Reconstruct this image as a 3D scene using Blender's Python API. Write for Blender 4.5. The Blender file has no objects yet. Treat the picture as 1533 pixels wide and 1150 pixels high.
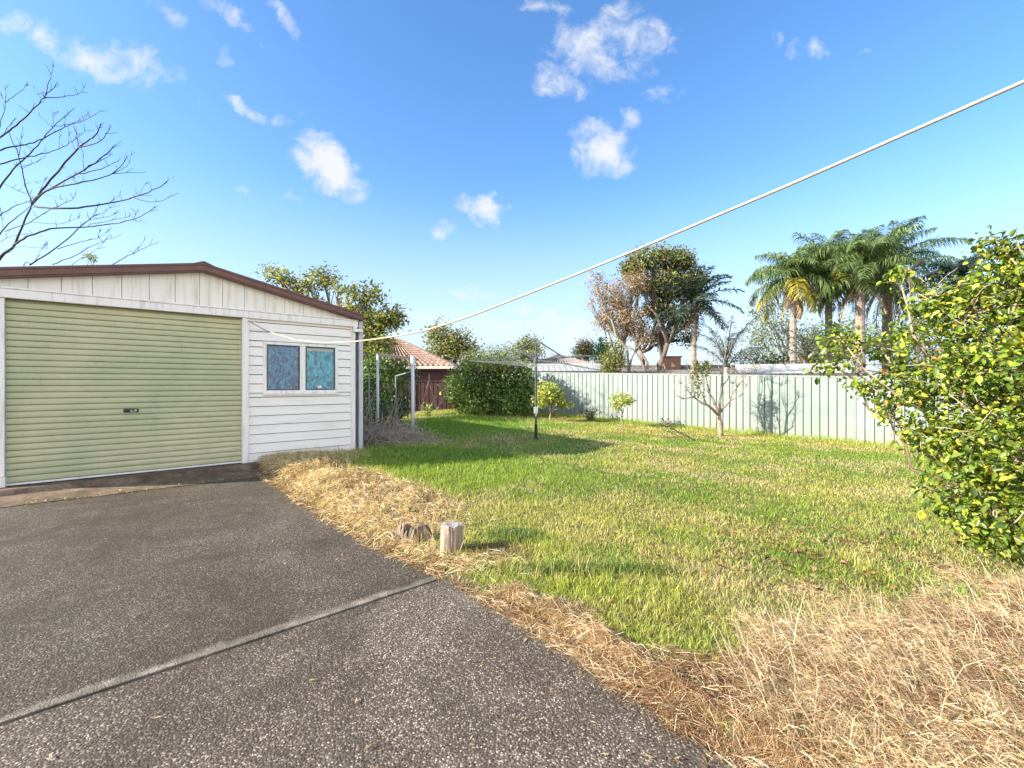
import bpy, math, random
import numpy as np
from mathutils import Vector, Matrix
R = math.radians
rng = np.random.default_rng(7)
random.seed(7)
C = bpy.context.scene.collection
F = 680.0; CX = 766.0; CY = 575.0; CH = 1.4            # photograph geometry: 16 mm lens, eye 1.4 m up

def W(px, py, Y):                                       # a point at distance Y in the direction of a photo position
    return ((px - CX) / F * Y, Y, CH + (CY - py) / F * Y)

# ------------------------------------------------------------------ terrain
def smooth(a, b, x):
    t = np.clip((np.asarray(x, float) - a) / (b - a), 0, 1)
    return t * t * (3 - 2 * t)
_grid = rng.random((64, 64))
def vnoise(x, y):
    x = np.asarray(x, float); y = np.asarray(y, float)
    xi = np.floor(x).astype(int); yi = np.floor(y).astype(int)
    fx = x - xi; fy = y - yi
    fx = fx * fx * (3 - 2 * fx); fy = fy * fy * (3 - 2 * fy)
    g = lambda i, j: _grid[i % 64, j % 64]
    return (g(xi, yi) * (1 - fx) * (1 - fy) + g(xi + 1, yi) * fx * (1 - fy) + g(xi, yi + 1) * (1 - fx) * fy + g(xi + 1, yi + 1) * fx * fy)
def fbm(x, y, s=1.0, o=4):
    r = 0; a = .5; t = 0
    for i in range(o):
        r = r + a * vnoise(np.asarray(x) * s + 17.3 * i, np.asarray(y) * s + 5.1 * i); t += a
        s *= 2.1; a *= .5
    return r / t
EY = [-6, 1.656, 1.9, 2.19, 2.57, 3.07, 3.34, 3.81, 4.88, 6.95, 7.8]
EX = [7.6, .813, .655, .43, .13, -.30, -.60, -1.10, -2.10, -3.89, -4.62]
def edge_d(x, y):                                       # metres to the right of the driveway edge
    return (np.asarray(x) - np.interp(y, EY, EX)) * .75
OX, OY = -6.49, 5.82; AZ = math.atan2(.6587, .7524); UX, UY = math.cos(AZ), math.sin(AZ)
def shed_tv(x, y):
    dx = np.asarray(x) - OX; dy = np.asarray(y) - OY
    return dx * UX + dy * UY, -dx * UY + dy * UX
def ground(x, y):
    x = np.asarray(x, float); y = np.asarray(y, float)
    s = smooth(3, 7, y)
    xx = np.clip(x, -8, 14); yy = np.clip(y, 0, 22)
    z = s * (.00955 * (yy - 4) - .0294 * xx) * smooth(-6, -1.5, x)
    d = edge_d(x, y)
    on = smooth(.0, .25, d)
    t, v = shed_tv(x, y)
    inshed = (t > -1.5) & (t < 5.0) & (v > -1.2)
    return z * on + on * (.02 + .05 * (fbm(x, y, .6) - .5)) - .0 * inshed
def strawA(x, y):                                        # dry verge in front of the shed
    d = edge_d(x, y); y = np.asarray(y)
    n = fbm(x, y, 1.6) - .5
    lim = .30 + .75*smooth(4.0, 5.6, y); w = smooth(lim + .55 + .9 * n, lim - .35 + .9 * n, d + .5*(fbm(x, y, 5)-.5)) * smooth(3.1, 3.6, y) * smooth(8.9, 8.0, y) * smooth(-.12, 0, d)
    return w
def strawB(x, y):
    d = edge_d(x, y); x = np.asarray(x); y = np.asarray(y)
    n = fbm(x + 9, y, 1.3) - .5; n2 = fbm(x, y + 4, 4) - .5
    yb = 2.25 + .60*smooth(.9, 2.2, x); big = smooth(yb + .38 + 1.1 * n + .9 * n2, yb - .38 + 1.1 * n + .9 * n2, y) * smooth(.45, .95, x + .5 * n)
    strip = smooth(.36 + .5 * n + .5*n2, .0 + .5 * n + .5*n2, d) * smooth(3.6, 3.1, y)
    return np.maximum(big, strip) * smooth(-.1, .02, d)
def mound(x, y):
    return (.10 * strawA(x, y)**2 * smooth(3.9, 5.6, y) * smooth(8.6, 7.2, y) * smooth(.02, .6, edge_d(x, y)) * (.5 + fbm(x, y, 2.2)) + 0.05 * strawB(x, y)**2 * smooth(0, .5, edge_d(x, y)) * (.4 + fbm(x, y, 1.7)))

# ------------------------------------------------------------------ mesh helpers
def tag(o, label=None, cat=None, group=None, kind=None):
    if label: o['label'] = label
    if cat: o['category'] = cat
    if group: o['group'] = group
    if kind: o['kind'] = kind
    return o
def empty(name, loc, rz=0, label=None, cat=None, group=None):
    o = bpy.data.objects.new(name, None); C.objects.link(o)
    o.location = loc; o.rotation_euler = (0, 0, rz); o.empty_display_size = .2
    return tag(o, label, cat, group)
def link(name, me, mat, parent=None, smooth_=False):
    if mat: me.materials.append(mat)
    if smooth_:
        me.polygons.foreach_set('use_smooth', np.ones(len(me.polygons), bool))
    o = bpy.data.objects.new(name, me); C.objects.link(o)
    if parent is not None:
        o.parent = parent
    return o
def raw_mesh(name, verts, loops, starts, col=None):
    me = bpy.data.meshes.new(name)
    me.vertices.add(len(verts)); me.vertices.foreach_set('co', np.asarray(verts, np.float32).ravel())
    me.loops.add(len(loops)); me.loops.foreach_set('vertex_index', np.asarray(loops, np.int32))
    me.polygons.add(len(starts)); me.polygons.foreach_set('loop_start', np.asarray(starts, np.int32))
    me.update(calc_edges=True)
    if col is not None:
        a = me.attributes.new('col', 'FLOAT_COLOR', 'POINT')
        c = np.ones((len(verts), 4), np.float32); c[:, :3] = col
        a.data.foreach_set('color', c.ravel())
    return me
class MB:
    def __init__(s): s.v = []; s.f = []
    def add(s, vs, fs):
        n = len(s.v); s.v += [tuple(map(float, p)) for p in vs]; s.f += [tuple(n + i for i in f) for f in fs]
    def box(s, x0, x1, y0, y1, z0, z1):
        s.add([(x0,y0,z0),(x1,y0,z0),(x1,y1,z0),(x0,y1,z0),(x0,y0,z1),(x1,y0,z1),(x1,y1,z1),(x0,y1,z1)],
              [(0,3,2,1),(4,5,6,7),(0,1,5,4),(1,2,6,5),(2,3,7,6),(3,0,4,7)])
    def prism(s, poly, fn0, fn1):                        # poly of 2-D points, mapped by two functions to its two ends
        n = len(poly)
        s.add([fn0(*p) for p in poly] + [fn1(*p) for p in poly],
              [tuple(range(n))[::-1], tuple(range(n, 2 * n))] + [(i, (i + 1) % n, n + (i + 1) % n, n + i) for i in range(n)])
    def tube(s, pts, rad, n=6, cap=True):
        pts = [Vector(p) for p in pts]
        if not hasattr(rad, '__len__'): rad = [rad] * len(pts)
        base = len(s.v); ref = Vector((.3, .2, 1)).normalized(); prev = None
        for i, p in enumerate(pts):
            t = (pts[min(i + 1, len(pts) - 1)] - pts[max(i - 1, 0)])
            if t.length < 1e-9: t = Vector((0, 0, 1))
            t.normalize()
            a = prev if prev is not None else (ref if abs(t.dot(ref)) < .9 else Vector((1, 0, 0)))
            a = (a - t * a.dot(t))
            if a.length < 1e-6: a = t.orthogonal()
            a.normalize(); prev = a; b = t.cross(a)
            for k in range(n):
                w = 2 * math.pi * k / n
                q = p + (a * math.cos(w) + b * math.sin(w)) * rad[i]
                s.v.append((q.x, q.y, q.z))
        for i in range(len(pts) - 1):
            for k in range(n):
                s.f.append((base + i*n + k, base + i*n + (k+1) % n, base + (i+1)*n + (k+1) % n, base + (i+1)*n + k))
        if cap:
            s.f.append(tuple(base + k for k in range(n))[::-1]); e = base + (len(pts) - 1) * n
            s.f.append(tuple(e + k for k in range(n)))
    def build(s, name, mat, parent=None, smooth_=False, bevel=0):
        me = bpy.data.meshes.new(name); me.from_pydata(s.v, [], s.f); me.update()
        o = link(name, me, mat, parent, smooth_)
        if bevel:
            m = o.modifiers.new('bevel', 'BEVEL'); m.width = bevel; m.segments = 2; m.limit_method = 'ANGLE'
        return o

# ------------------------------------------------------------------ materials
def mat(name):
    m = bpy.data.materials.new(name); m.use_nodes = True; nt = m.node_tree
    return m, nt, nt.nodes['Principled BSDF']
def N(nt, t, **k):
    n = nt.nodes.new(t)
    for a, b in k.items(): setattr(n, a, b)
    return n
def ramp(nt, stops, src):
    r = N(nt, 'ShaderNodeValToRGB'); el = r.color_ramp.elements
    while len(el) < len(stops): el.new(.5)
    for e, (p, c) in zip(el, stops):
        e.position = p; e.color = (*c, 1) if len(c) == 3 else c
    nt.links.new(src, r.inputs[0]); return r.outputs[0]
def noise(nt, scale, detail=4, rough=.55, vec=None, dist=0):
    n = N(nt, 'ShaderNodeTexNoise'); n.inputs['Scale'].default_value = scale
    n.inputs['Detail'].default_value = detail; n.inputs['Roughness'].default_value = rough; n.inputs['Distortion'].default_value = dist
    if vec is None: vec = N(nt, 'ShaderNodeTexCoord').outputs['Object']
    nt.links.new(vec, n.inputs['Vector']); return n.outputs['Fac']
def scaled(nt, sc, out='Object'):
    tc = N(nt, 'ShaderNodeTexCoord'); mp = N(nt, 'ShaderNodeMapping'); mp.inputs['Scale'].default_value = sc
    nt.links.new(tc.outputs[out], mp.inputs[0]); return mp.outputs[0]
def mixc(nt, fac, a, b, mode='MIX'):
    m = N(nt, 'ShaderNodeMix', data_type='RGBA', blend_type=mode)
    for s, v in ((m.inputs[0], fac), (m.inputs[6], a), (m.inputs[7], b)):
        if isinstance(v, (int, float)): s.default_value = v
        elif isinstance(v, tuple): s.default_value = (*v, 1) if len(v) == 3 else v
        else: nt.links.new(v, s)
    return m.outputs[2]
def bump(nt, b, h, strength=.3, dist=.01):
    n = N(nt, 'ShaderNodeBump'); n.inputs['Strength'].default_value = strength; n.inputs['Distance'].default_value = dist
    nt.links.new(h, n.inputs['Height']); nt.links.new(n.outputs[0], b.inputs['Normal'])
def simple(name, c1, c2=None, scale=6, rough=.6, metal=0, bmp=0, bscale=60, sc=(1,1,1), lo=.35, hi=.7, spec=.5):
    m, nt, b = mat(name)
    b.inputs['Roughness'].default_value = rough; b.inputs['Metallic'].default_value = metal; b.inputs['Specular IOR Level'].default_value = spec
    if c2 is None: c2 = tuple(x * .8 for x in c1)
    f = noise(nt, scale, 6, .65, scaled(nt, sc))
    nt.links.new(ramp(nt, [(lo, c2), (hi, c1)], f), b.inputs['Base Color'])
    if bmp: bump(nt, b, noise(nt, bscale, 4, .6, scaled(nt, sc)), bmp, .01)
    return m
def leaf_mat(name, trans=.35, rough=.5, spec=.4, bright=1.0):
    m, nt, b = mat(name)
    a = N(nt, 'ShaderNodeAttribute', attribute_name='col')
    b.inputs['Roughness'].default_value = rough; b.inputs['Specular IOR Level'].default_value = spec
    nt.links.new(a.outputs['Color'], b.inputs['Base Color'])
    t = N(nt, 'ShaderNodeBsdfTranslucent'); g = mixc(nt, 1.0, a.outputs['Color'], (1.25, 1.3, .6), 'MULTIPLY')
    nt.links.new(g, t.inputs['Color'])
    x = N(nt, 'ShaderNodeMixShader'); x.inputs[0].default_value = trans
    nt.links.new(b.outputs[0], x.inputs[1]); nt.links.new(t.outputs[0], x.inputs[2])
    nt.links.new(x.outputs[0], nt.nodes['Material Output'].inputs['Surface'])
    return m
M_leaf = leaf_mat('leaf'); M_leafg = leaf_mat('glossy_leaf', .35, .38, .5)
M_grass = leaf_mat('grass_blade', .42, .55, .3); M_straw = leaf_mat('straw_blade', .35, .6, .25)
M_frond = leaf_mat('palm_frond', .25, .42, .5)
M_bark = simple('bark', (.21, .165, .125), (.09, .07, .055), 9, .9, bmp=.5, sc=(3, 3, .7))
M_barkd = simple('dark_bark', (.10, .08, .075), (.05, .04, .04), 9, .9, bmp=.4)
M_barkl = simple('pale_bark', (.36, .31, .25), (.2, .16, .12), 12, .85, bmp=.4, sc=(1, 1, 3))
M_palmt = simple('palm_trunk_bark', (.36, .31, .27), (.18, .14, .12), 5, .85, bmp=.6, sc=(.5, .5, 4))
M_stem = simple('shrub_stem', (.42, .34, .23), (.25, .19, .12), 12, .7)

def paint(name, base=(.83, .80, .74), dirt=(.50, .44, .36), streak=True, lo=.34, hi=.56, pe=.74):
    m, nt, b = mat(name); b.inputs['Roughness'].default_value = .55
    v = scaled(nt, (1, 1, 1)); v2 = scaled(nt, (9, 9, .8)) if streak else scaled(nt, (1, 1, 6))
    f = noise(nt, 1.6, 6, .7, v2)
    c = ramp(nt, [(lo - .08, dirt), (lo, tuple((x + y) / 2 for x, y in zip(base, dirt))), (hi, base)], f)
    g = noise(nt, 24, 5, .7, v); chip = ramp(nt, [(pe, (0, 0, 0)), (pe + .03, (1, 1, 1))], g)
    c = mixc(nt, chip, c, (.33, .29, .25))
    nt.links.new(c, b.inputs['Base Color']); bump(nt, b, g, .15, .004)
    return m
M_white = paint('weathered_white_paint', (.94, .89, .82), (.66, .58, .49), False, .30, .5, .70)
M_gable = paint('stained_gable_paint', (.90, .84, .74), (.56, .47, .36), True, .34, .52, .8)
M_trim = paint('white_trim_paint', (.93, .88, .82), (.45, .42, .40), True, .33, .5, .66)
M_post = paint('grey_worn_paint', (.62, .63, .66), (.36, .32, .30), True, .4, .62, .63)
M_brown = simple('brown_roof_steel', (.20, .085, .058), (.13, .055, .04), 5, .45, bmp=.05)
M_dark = simple('dark_void', (.03, .025, .02), (.015, .012, .01), 5, .9)
M_black = simple('black_plastic', (.015, .015, .015), (.01, .01, .01), 5, .4)
M_steel = simple('galvanised_steel', (.55, .56, .58), (.36, .36, .38), 20, .45, metal=.5)
M_hoist = simple('dull_hoist_steel', (.10, .11, .12), (.05, .055, .065), 12, .5, metal=.3)
M_wire = simple('line_wire', (.30, .32, .32), (.2, .2, .2), 20, .5)
M_rope = simple('cream_rope', (.50, .44, .33), (.34, .28, .2), 60, .8, bmp=.3, bscale=300)

def door_mat():
    m, nt, b = mat('green_door_steel'); b.inputs['Roughness'].default_value = .5
    f = noise(nt, .9, 5, .6, scaled(nt, (1, 1, 1.2)), .3); f2 = noise(nt, 2.2, 6, .75, scaled(nt, (.5, 1, 10)))
    c = ramp(nt, [(.33, (.42, .47, .26)), (.62, (.60, .57, .34))], f)
    c = mixc(nt, ramp(nt, [(.25, (.7, .7, .7)), (.6, (0, 0, 0))], f2), c, (.44, .44, .29))
    rs = noise(nt, 7, 8, .8, scaled(nt, (3, 1, .35))); c = mixc(nt, ramp(nt, [(.58, (0,)*3), (.72, (.5,)*3)], rs), c, (.30, .26, .16))
    gr = noise(nt, 5, 8, .8, scaled(nt, (1, 1, 1))); c = mixc(nt, ramp(nt, [(.30, (.45,)*3), (.44, (0,)*3)], gr), c, (.25, .30, .19))
    nt.links.new(c, b.inputs['Base Color']); return m
M_door = door_mat()
def pebble(name, tone=1.0, joint=None, moss=.0):
    m, nt, b = mat(name); b.inputs['Roughness'].default_value = .75; b.inputs['Specular IOR Level'].default_value = .35
    pos = N(nt, 'ShaderNodeNewGeometry').outputs['Position']
    w = N(nt, 'ShaderNodeTexNoise'); w.inputs['Scale'].default_value = 60; nt.links.new(pos, w.inputs['Vector'])
    vv = N(nt, 'ShaderNodeVectorMath', operation='MULTIPLY_ADD'); nt.links.new(w.outputs['Color'], vv.inputs[0]); vv.inputs[1].default_value = (.006,) * 3; nt.links.new(pos, vv.inputs[2])
    v = N(nt, 'ShaderNodeTexVoronoi'); v.inputs['Scale'].default_value = 115; nt.links.new(vv.outputs[0], v.inputs['Vector'])
    sx = N(nt, 'ShaderNodeSeparateColor'); nt.links.new(v.outputs['Color'], sx.inputs[0])
    t = tone
    stones = ramp(nt, [(0, (.025*t,.017*t,.013*t)), (.3, (.08*t,.056*t,.042*t)), (.6, (.18*t,.138*t,.105*t)), (.82, (.32*t,.26*t,.20*t)), (.95, (.58*t,.49*t,.39*t))], sx.outputs[0])
    gap = ramp(nt, [(.38, (0, 0, 0)), (.62, (1, 1, 1))], v.outputs['Distance'])
    c = mixc(nt, gap, stones, (.095*t, .076*t, .058*t))
    st = noise(nt, .75, 7, .72, pos, .8); c = mixc(nt, ramp(nt, [(.40, (.95,)*3), (.60, (0,)*3)], st), c, mixc(nt, .7, c, (.035, .022, .014)))
    wear = noise(nt, 2.3, 7, .75, pos); c = mixc(nt, ramp(nt, [(.55, (0,)*3), (.8, (.55,)*3)], wear), c, (.27*t, .235*t, .20*t))
    if joint is not None:                                # smooth trowelled margin along the joint
        px, py, nx, ny, w0 = joint
        d = N(nt, 'ShaderNodeVectorMath', operation='DOT_PRODUCT'); nt.links.new(pos, d.inputs[0]); d.inputs[1].default_value = (nx, ny, 0)
        a = N(nt, 'ShaderNodeMath', operation='SUBTRACT'); nt.links.new(d.outputs['Value'], a.inputs[0]); a.inputs[1].default_value = px * nx + py * ny
        nn = noise(nt, 1.8, 7, .75, pos); s2 = N(nt, 'ShaderNodeMath', operation='MULTIPLY_ADD'); nt.links.new(nn, s2.inputs[0]); s2.inputs[1].default_value = .26; nt.links.new(a.outputs[0], s2.inputs[2])
        k = N(nt, 'ShaderNodeMapRange'); nt.links.new(s2.outputs[0], k.inputs['Value'])
        k.inputs['From Min'].default_value = w0 + .10; k.inputs['From Max'].default_value = w0 + .15; k.inputs['To Min'].default_value = 1; k.inputs['To Max'].default_value = 0
        strip = ramp(nt, [(.34, (.30, .26, .21)), (.5, (.17, .145, .115)), (.6, (.11, .095, .07)), (.7, (.10, .105, .05))], noise(nt, 5, 6, .75, pos))
        c = mixc(nt, k.outputs[0], c, strip)
    if moss:
        c = mixc(nt, ramp(nt, [(.45, (0,)*3), (.65, (moss,)*3)], noise(nt, 2.5, 6, .7, pos)), c, (.05, .055, .022))
    nt.links.new(c, b.inputs['Base Color']); 
    h = N(nt, 'ShaderNodeMath', operation='SUBTRACT'); h.inputs[0].default_value = 1; nt.links.new(v.outputs['Distance'], h.inputs[1])
    bump(nt, b, h.outputs[0], .55, .006)
    return m
def soil():
    m, nt, b = mat('lawn_soil'); b.inputs['Roughness'].default_value = .95
    pos = N(nt, 'ShaderNodeNewGeometry').outputs['Position']
    a = ramp(nt, [(.35, (.09, .12, .035)), (.6, (.19, .18, .07)), (.75, (.28, .22, .11))], noise(nt, 1.4, 6, .7, pos))
    a = mixc(nt, noise(nt, 40, 5, .8, pos), a, (.05, .045, .022)); nt.links.new(a, b.inputs['Base Color'])
    bump(nt, b, noise(nt, 30, 5, .8, pos), .8, .03); return m
def concrete(name, c1, c2, c3):
    m, nt, b = mat(name); b.inputs['Roughness'].default_value = .9
    pos = N(nt, 'ShaderNodeNewGeometry').outputs['Position']
    c = ramp(nt, [(.3, c3), (.48, c2), (.68, c1)], noise(nt, 3.2, 8, .78, pos, .5)); nt.links.new(c, b.inputs['Base Color'])
    bump(nt, b, noise(nt, 45, 6, .8, pos), .7, .012); return m
M_soil = soil(); M_apron = concrete('mossy_concrete', (.27, .19, .125), (.12, .082, .052), (.04, .036, .018))
M_fence = simple('pale_green_fence_steel', (.25, .30, .285), (.205, .25, .235), 1.2, .45)
M_fence2 = simple('fence_post_steel', (.205, .245, .23), (.17, .205, .195), 3, .45)
M_maroon = simple('maroon_fence_steel', (.08, .028, .036), (.055, .02, .026), 3, .5)
M_maroonw = simple('maroon_brick_wall', (.085, .03, .035), (.055, .02, .025), 6, .8)
M_tile = simple('terracotta_tile', (.31, .20, .155), (.14, .085, .066), 3, .75)
M_tileg = simple('grey_concrete_tile', (.24, .215, .20), (.15, .135, .13), 2, .8)
M_tin = simple('pale_tin', (.46, .46, .45), (.34, .34, .34), 2, .5)
M_cream = simple('cream_render', (.62, .57, .50), (.52, .47, .41), 3, .8)
M_fascia = simple('dark_gutter', (.11, .09, .085), (.07, .06, .06), 3, .6)
M_brick = simple('orange_brick', (.36, .20, .14), (.2, .11, .08), 30, .85)
M_tim = simple('stump_timber', (.36, .285, .21), (.085, .06, .045), 5, .9, bmp=.9, bscale=14, sc=(5, 5, .5), lo=.38, hi=.56)
M_timtop = simple('sawn_grey_end', (.34, .315, .31), (.20, .18, .17), 14, .85, bmp=.4)
M_roott = simple('root_timber', (.24, .17, .13), (.07, .05, .04), 9, .95, bmp=.9, bscale=26, sc=(4, 4, 1))

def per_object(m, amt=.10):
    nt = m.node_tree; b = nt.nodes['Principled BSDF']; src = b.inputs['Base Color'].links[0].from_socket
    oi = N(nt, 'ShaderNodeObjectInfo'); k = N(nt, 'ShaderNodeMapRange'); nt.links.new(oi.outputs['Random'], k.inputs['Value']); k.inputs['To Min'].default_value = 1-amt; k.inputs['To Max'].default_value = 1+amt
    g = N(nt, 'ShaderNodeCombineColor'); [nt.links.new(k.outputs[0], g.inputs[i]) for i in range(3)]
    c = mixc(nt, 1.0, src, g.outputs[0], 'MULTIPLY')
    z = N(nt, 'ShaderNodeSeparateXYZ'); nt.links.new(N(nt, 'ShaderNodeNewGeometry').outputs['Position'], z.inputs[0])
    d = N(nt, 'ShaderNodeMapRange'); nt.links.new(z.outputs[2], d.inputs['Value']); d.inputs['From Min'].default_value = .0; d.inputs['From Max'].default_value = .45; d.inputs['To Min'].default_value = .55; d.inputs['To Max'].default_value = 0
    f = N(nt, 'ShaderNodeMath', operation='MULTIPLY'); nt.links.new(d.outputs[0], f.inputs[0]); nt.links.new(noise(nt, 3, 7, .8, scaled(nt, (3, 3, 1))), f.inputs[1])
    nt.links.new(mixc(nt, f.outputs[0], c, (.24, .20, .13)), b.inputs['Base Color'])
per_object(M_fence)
# ------------------------------------------------------------------ ground sheets
def grid_sheet(name, xs, ys, zf, m, label=None):
    X, Y = np.meshgrid(xs, ys); Z = zf(X, Y)
    v = np.stack([X, Y, Z], -1).reshape(-1, 3); nx = len(xs); ny = len(ys)
    i = np.arange(nx - 1)[None, :] + np.arange(ny - 1)[:, None] * nx
    q = np.stack([i, i + 1, i + nx + 1, i + nx], -1).reshape(-1)
    me = raw_mesh(name, v, q, np.arange(0, len(q), 4)); o = link(name, me, m, None, True)
    tag(o, kind='structure'); return o
xs = np.concatenate([[-400, -120, -50, -25], np.arange(-14, 16.01, .12), [25, 50, 120, 400]])
ys = np.concatenate([[-60, -20, -8], np.arange(-3, 22.01, .12), [30, 50, 100, 250, 600]])
def gz(x, y):
    z = ground(x, y) + mound(x, y) * .8 + .012 * (fbm(x, y, 3) - .5) * smooth(.1, .4, edge_d(x, y))
    d = edge_d(x, y); return np.where(d < .12, -.06, z) + 0
grid_sheet('ground', xs, ys, gz, M_soil)

# driveway: two slabs, the further one a hair higher, edge of the joint trowelled
JP = (-.55, 3.23); JD = (UX, UY); JN = (-UY, UX)
def slab(name, poly, z, m, th=.12):
    b = MB(); b.prism(poly, lambda x, y: (x, y, z - th), lambda x, y: (x, y, z)); o = b.build(name, m, None, bevel=.003)
    return tag(o, kind='structure')
def jpt(s, off): return (JP[0] + JD[0]*s + JN[0]*off, JP[1] + JD[1]*s + JN[1]*off)
dj = lambda v: v
rnd = random.Random(3)
def wob(pts): return [(x + rnd.uniform(-.02, .02), y + rnd.uniform(-.02, .02)) for x, y in pts]
def epts(ya, yb, n):
    r = []
    for y in np.linspace(ya, yb, n): r.append((float(np.interp(y, EY, EX)) + rnd.uniform(-.015, .015), float(y)))
    return r
far = [jpt(-9, .008), jpt(.02, .008)] + epts(3.36, 7.05, 26) + [(OX + UX*2.9 + UY*1.0, OY + UY*2.9 - UX*1.0), (OX - UX*4 + UY*1.0, OY - UY*4 - UX*1.0)]
near = [jpt(-9, -.010), (-12, -6), (7.3, -5.6)] + epts(-5, 3.14, 60) + [jpt(.1, -.010)]
slab('driveway_upper', far, .004, pebble('aggregate_upper', .70, (JP[0], JP[1], JN[0], JN[1], .065), .22))
slab('driveway_lower', near, 0, pebble('aggregate_lower', 1.05, None, .1))
# mossy concrete apron and ramp before the roller door
def sw(t, v, z): return (OX + UX*t - UY*v, OY + UY*t + UX*v, z)
b = MB(); prof = [(-.03, .055), (-.40, .075), (-.46, .045), (-1.02, .012), (-1.02, -.12), (-.03, -.12)]
ts = np.linspace(-4, 2.95, 60); ring = []
for k, t in enumerate(ts):
    for j, (v, z) in enumerate(prof):
        dv = rnd.uniform(-.015, .015) if j in (1, 2, 3) else 0; dz = rnd.uniform(-.006, .006) if j in (1, 2) else 0
        b.v.append(sw(t, v + dv, z + .03 * (j < 2) + dz))
n = len(prof)
for k in range(len(ts) - 1):
    for j in range(n): b.f.append((k*n + j, (k+1)*n + j, (k+1)*n + (j+1) % n, k*n + (j+1) % n))
b.f.append(tuple(range(n))); b.f.append(tuple(range((len(ts)-1)*n, len(ts)*n))[::-1])
tag(b.build('concrete_apron', M_apron), kind='structure')

# ------------------------------------------------------------------ shed
shed = empty('garden_shed', (OX, OY, 0), AZ, 'white weatherboard garden shed with green roller door and brown low gable roof', 'shed')
XL, XR, DEP, RX, RZ = -.42, 4.56, 6.0, 2.10, 3.27
SL, SR = .20, .2125
def roofz(x): return RZ - (SL * (RX - x) if x < RX else SR * (x - RX))
b = MB()                                                  # weatherboards
def boards(x0, x1, z0, z1, pitch=.157):
    z = z0
    while z < z1 - .01:
        zt = min(z + pitch, z1)
        b.prism([(-.036, z+.011), (-.016, zt), (.02, zt), (.02, z+.011)], lambda y, zz, a=x0: (a, y, zz), lambda y, zz, a=x1: (a, y, zz))
        z += pitch
WX0, WX1, WZ0, WZ1 = 2.96, 4.225, 1.24, 2.13
boards(2.745, 4.475, .07, .07 + .157*7.45); boards(2.745, WX0, .07 + .157*7.45, .07 + .157*13.1); boards(WX1, 4.475, .07 + .157*7.45, .07 + .157*13.1); boards(2.745, 4.475, .07 + .157*13.12, 2.5)
b.build('weatherboard_wall', M_white, shed)
b = MB(); b.box(2.74, WX0, .0, .06, .05, 2.49); b.box(WX1, 4.55, .0, .06, .05, 2.49); b.box(WX0, WX1, .0, .06, .05, WZ0); b.box(WX0, WX1, .0, .06, WZ1, 2.49); b.build('lap_shadow_sheet', M_dark, shed)  # dark sheet standing in for the shadow under each board lap
b = MB()
b.box(XL, XL+.06, .03, DEP, -.02, roofz(XL)-.06); b.box(XR-.06, XR, .063, DEP, -.02, roofz(XR)-.06)
b.prism([(XL+.06, -.02), (XR-.06, -.02), (XR-.06, roofz(XR)-.1), (RX, RZ-.08), (XL+.06, roofz(XL)-.1)], lambda x, z: (x, DEP-.06, z), lambda x, z: (x, DEP, z))
b.box(XL, -.125, -.01, .028, .0, 2.6)
b.build('side_wall', M_white, shed)
b = MB(); b.box(2.645, 2.742, -.062, .06, .05, 2.498); b.box(2.62, 2.644, .045, .10, 1.75, 2.49)
b.build('door_post', M_trim, shed, bevel=.006)
b = MB(); b.box(-.125, -.003, -.05, .06, .22, 2.498); b.box(-.13, .004, -.062, .07, .0, .215)
b.build('door_post', M_trim, shed, bevel=.006)
b = MB(); b.box(4.476, XR, -.05, .019, .03, 2.498); b.build('corner_board', M_trim, shed, bevel=.005)
b = MB(); b.box(XL, 4.60, -.085, .0, 2.50, 2.612); b.box(XL, 4.60, -.10, .0, 2.613, 2.635); b.build('header_beam', M_trim, shed, bevel=.005)
b = MB()                                                  # gable sheets with cover gaps
x = XL; k = 0
while x < XR - .02:
    x1 = min(x + .31, XR)
    y = -.022 - (k % 2) * .004
    xa, xb = x + .003, x1 - .003
    pl = [(xa, 2.636), (xb, 2.636), (xb, roofz(xb) - .05)] + ([(RX, RZ - .05)] if xa < RX < xb else []) + [(xa, roofz(xa) - .05)]
    b.prism(pl, lambda X, Z: (X, y, Z), lambda X, Z: (X, 0, Z)); x = x1; k += 1
b.build('gable_panel', M_gable, shed)
b = MB(); b.prism([(XL, 2.5), (XR, 2.5), (XR, roofz(XR)-.09), (RX, RZ-.09), (XL, roofz(XL)-.09)], lambda X, Z: (X, .004, Z), lambda X, Z: (X, .03, Z)); b.build('gable_backing', M_dark, shed)
b = MB(); b.box(2.70, 4.55, -.008, .018, -.08, .068); b.build('floor_edge', M_dark, shed)
# roof sheets (corrugated), barge, ridge cap, gutter stop
b = MB()
for (xa, xb) in ((XL-.08, RX), (RX, XR+.10)):
    ny = 161
    for i in range(ny):
        y = -.13 + (DEP + .26) * i / (ny - 1); dz = .009 * math.sin(i * 1.57)
        b.v += [(xa, y, roofz(xa) + dz - .005), (xb, y, roofz(xb) + dz - .005)]
    o0 = len(b.v) - 2 * ny
    b.f += [(o0+2*i, o0+2*i+1, o0+2*i+3, o0+2*i+2) for i in range(ny - 1)]
b.build('roof', M_brown, shed)
b = MB()
for xa, xb in ((XL-.08, RX), (RX, XR+.10)):
    for (dz0, dz1, ya, yb) in ((-.105, -.012, -.165, -.135), (-.012, .018, -.18, -.10), (-.108, -.09, -.165, -.02)):
        b.prism([(xa, roofz(xa)+dz0), (xb, roofz(xb)+dz0), (xb, roofz(xb)+dz1), (xa, roofz(xa)+dz1)], lambda X, Z: (X, ya, Z), lambda X, Z: (X, yb, Z))
b.build('barge_board', M_brown, shed)
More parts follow.
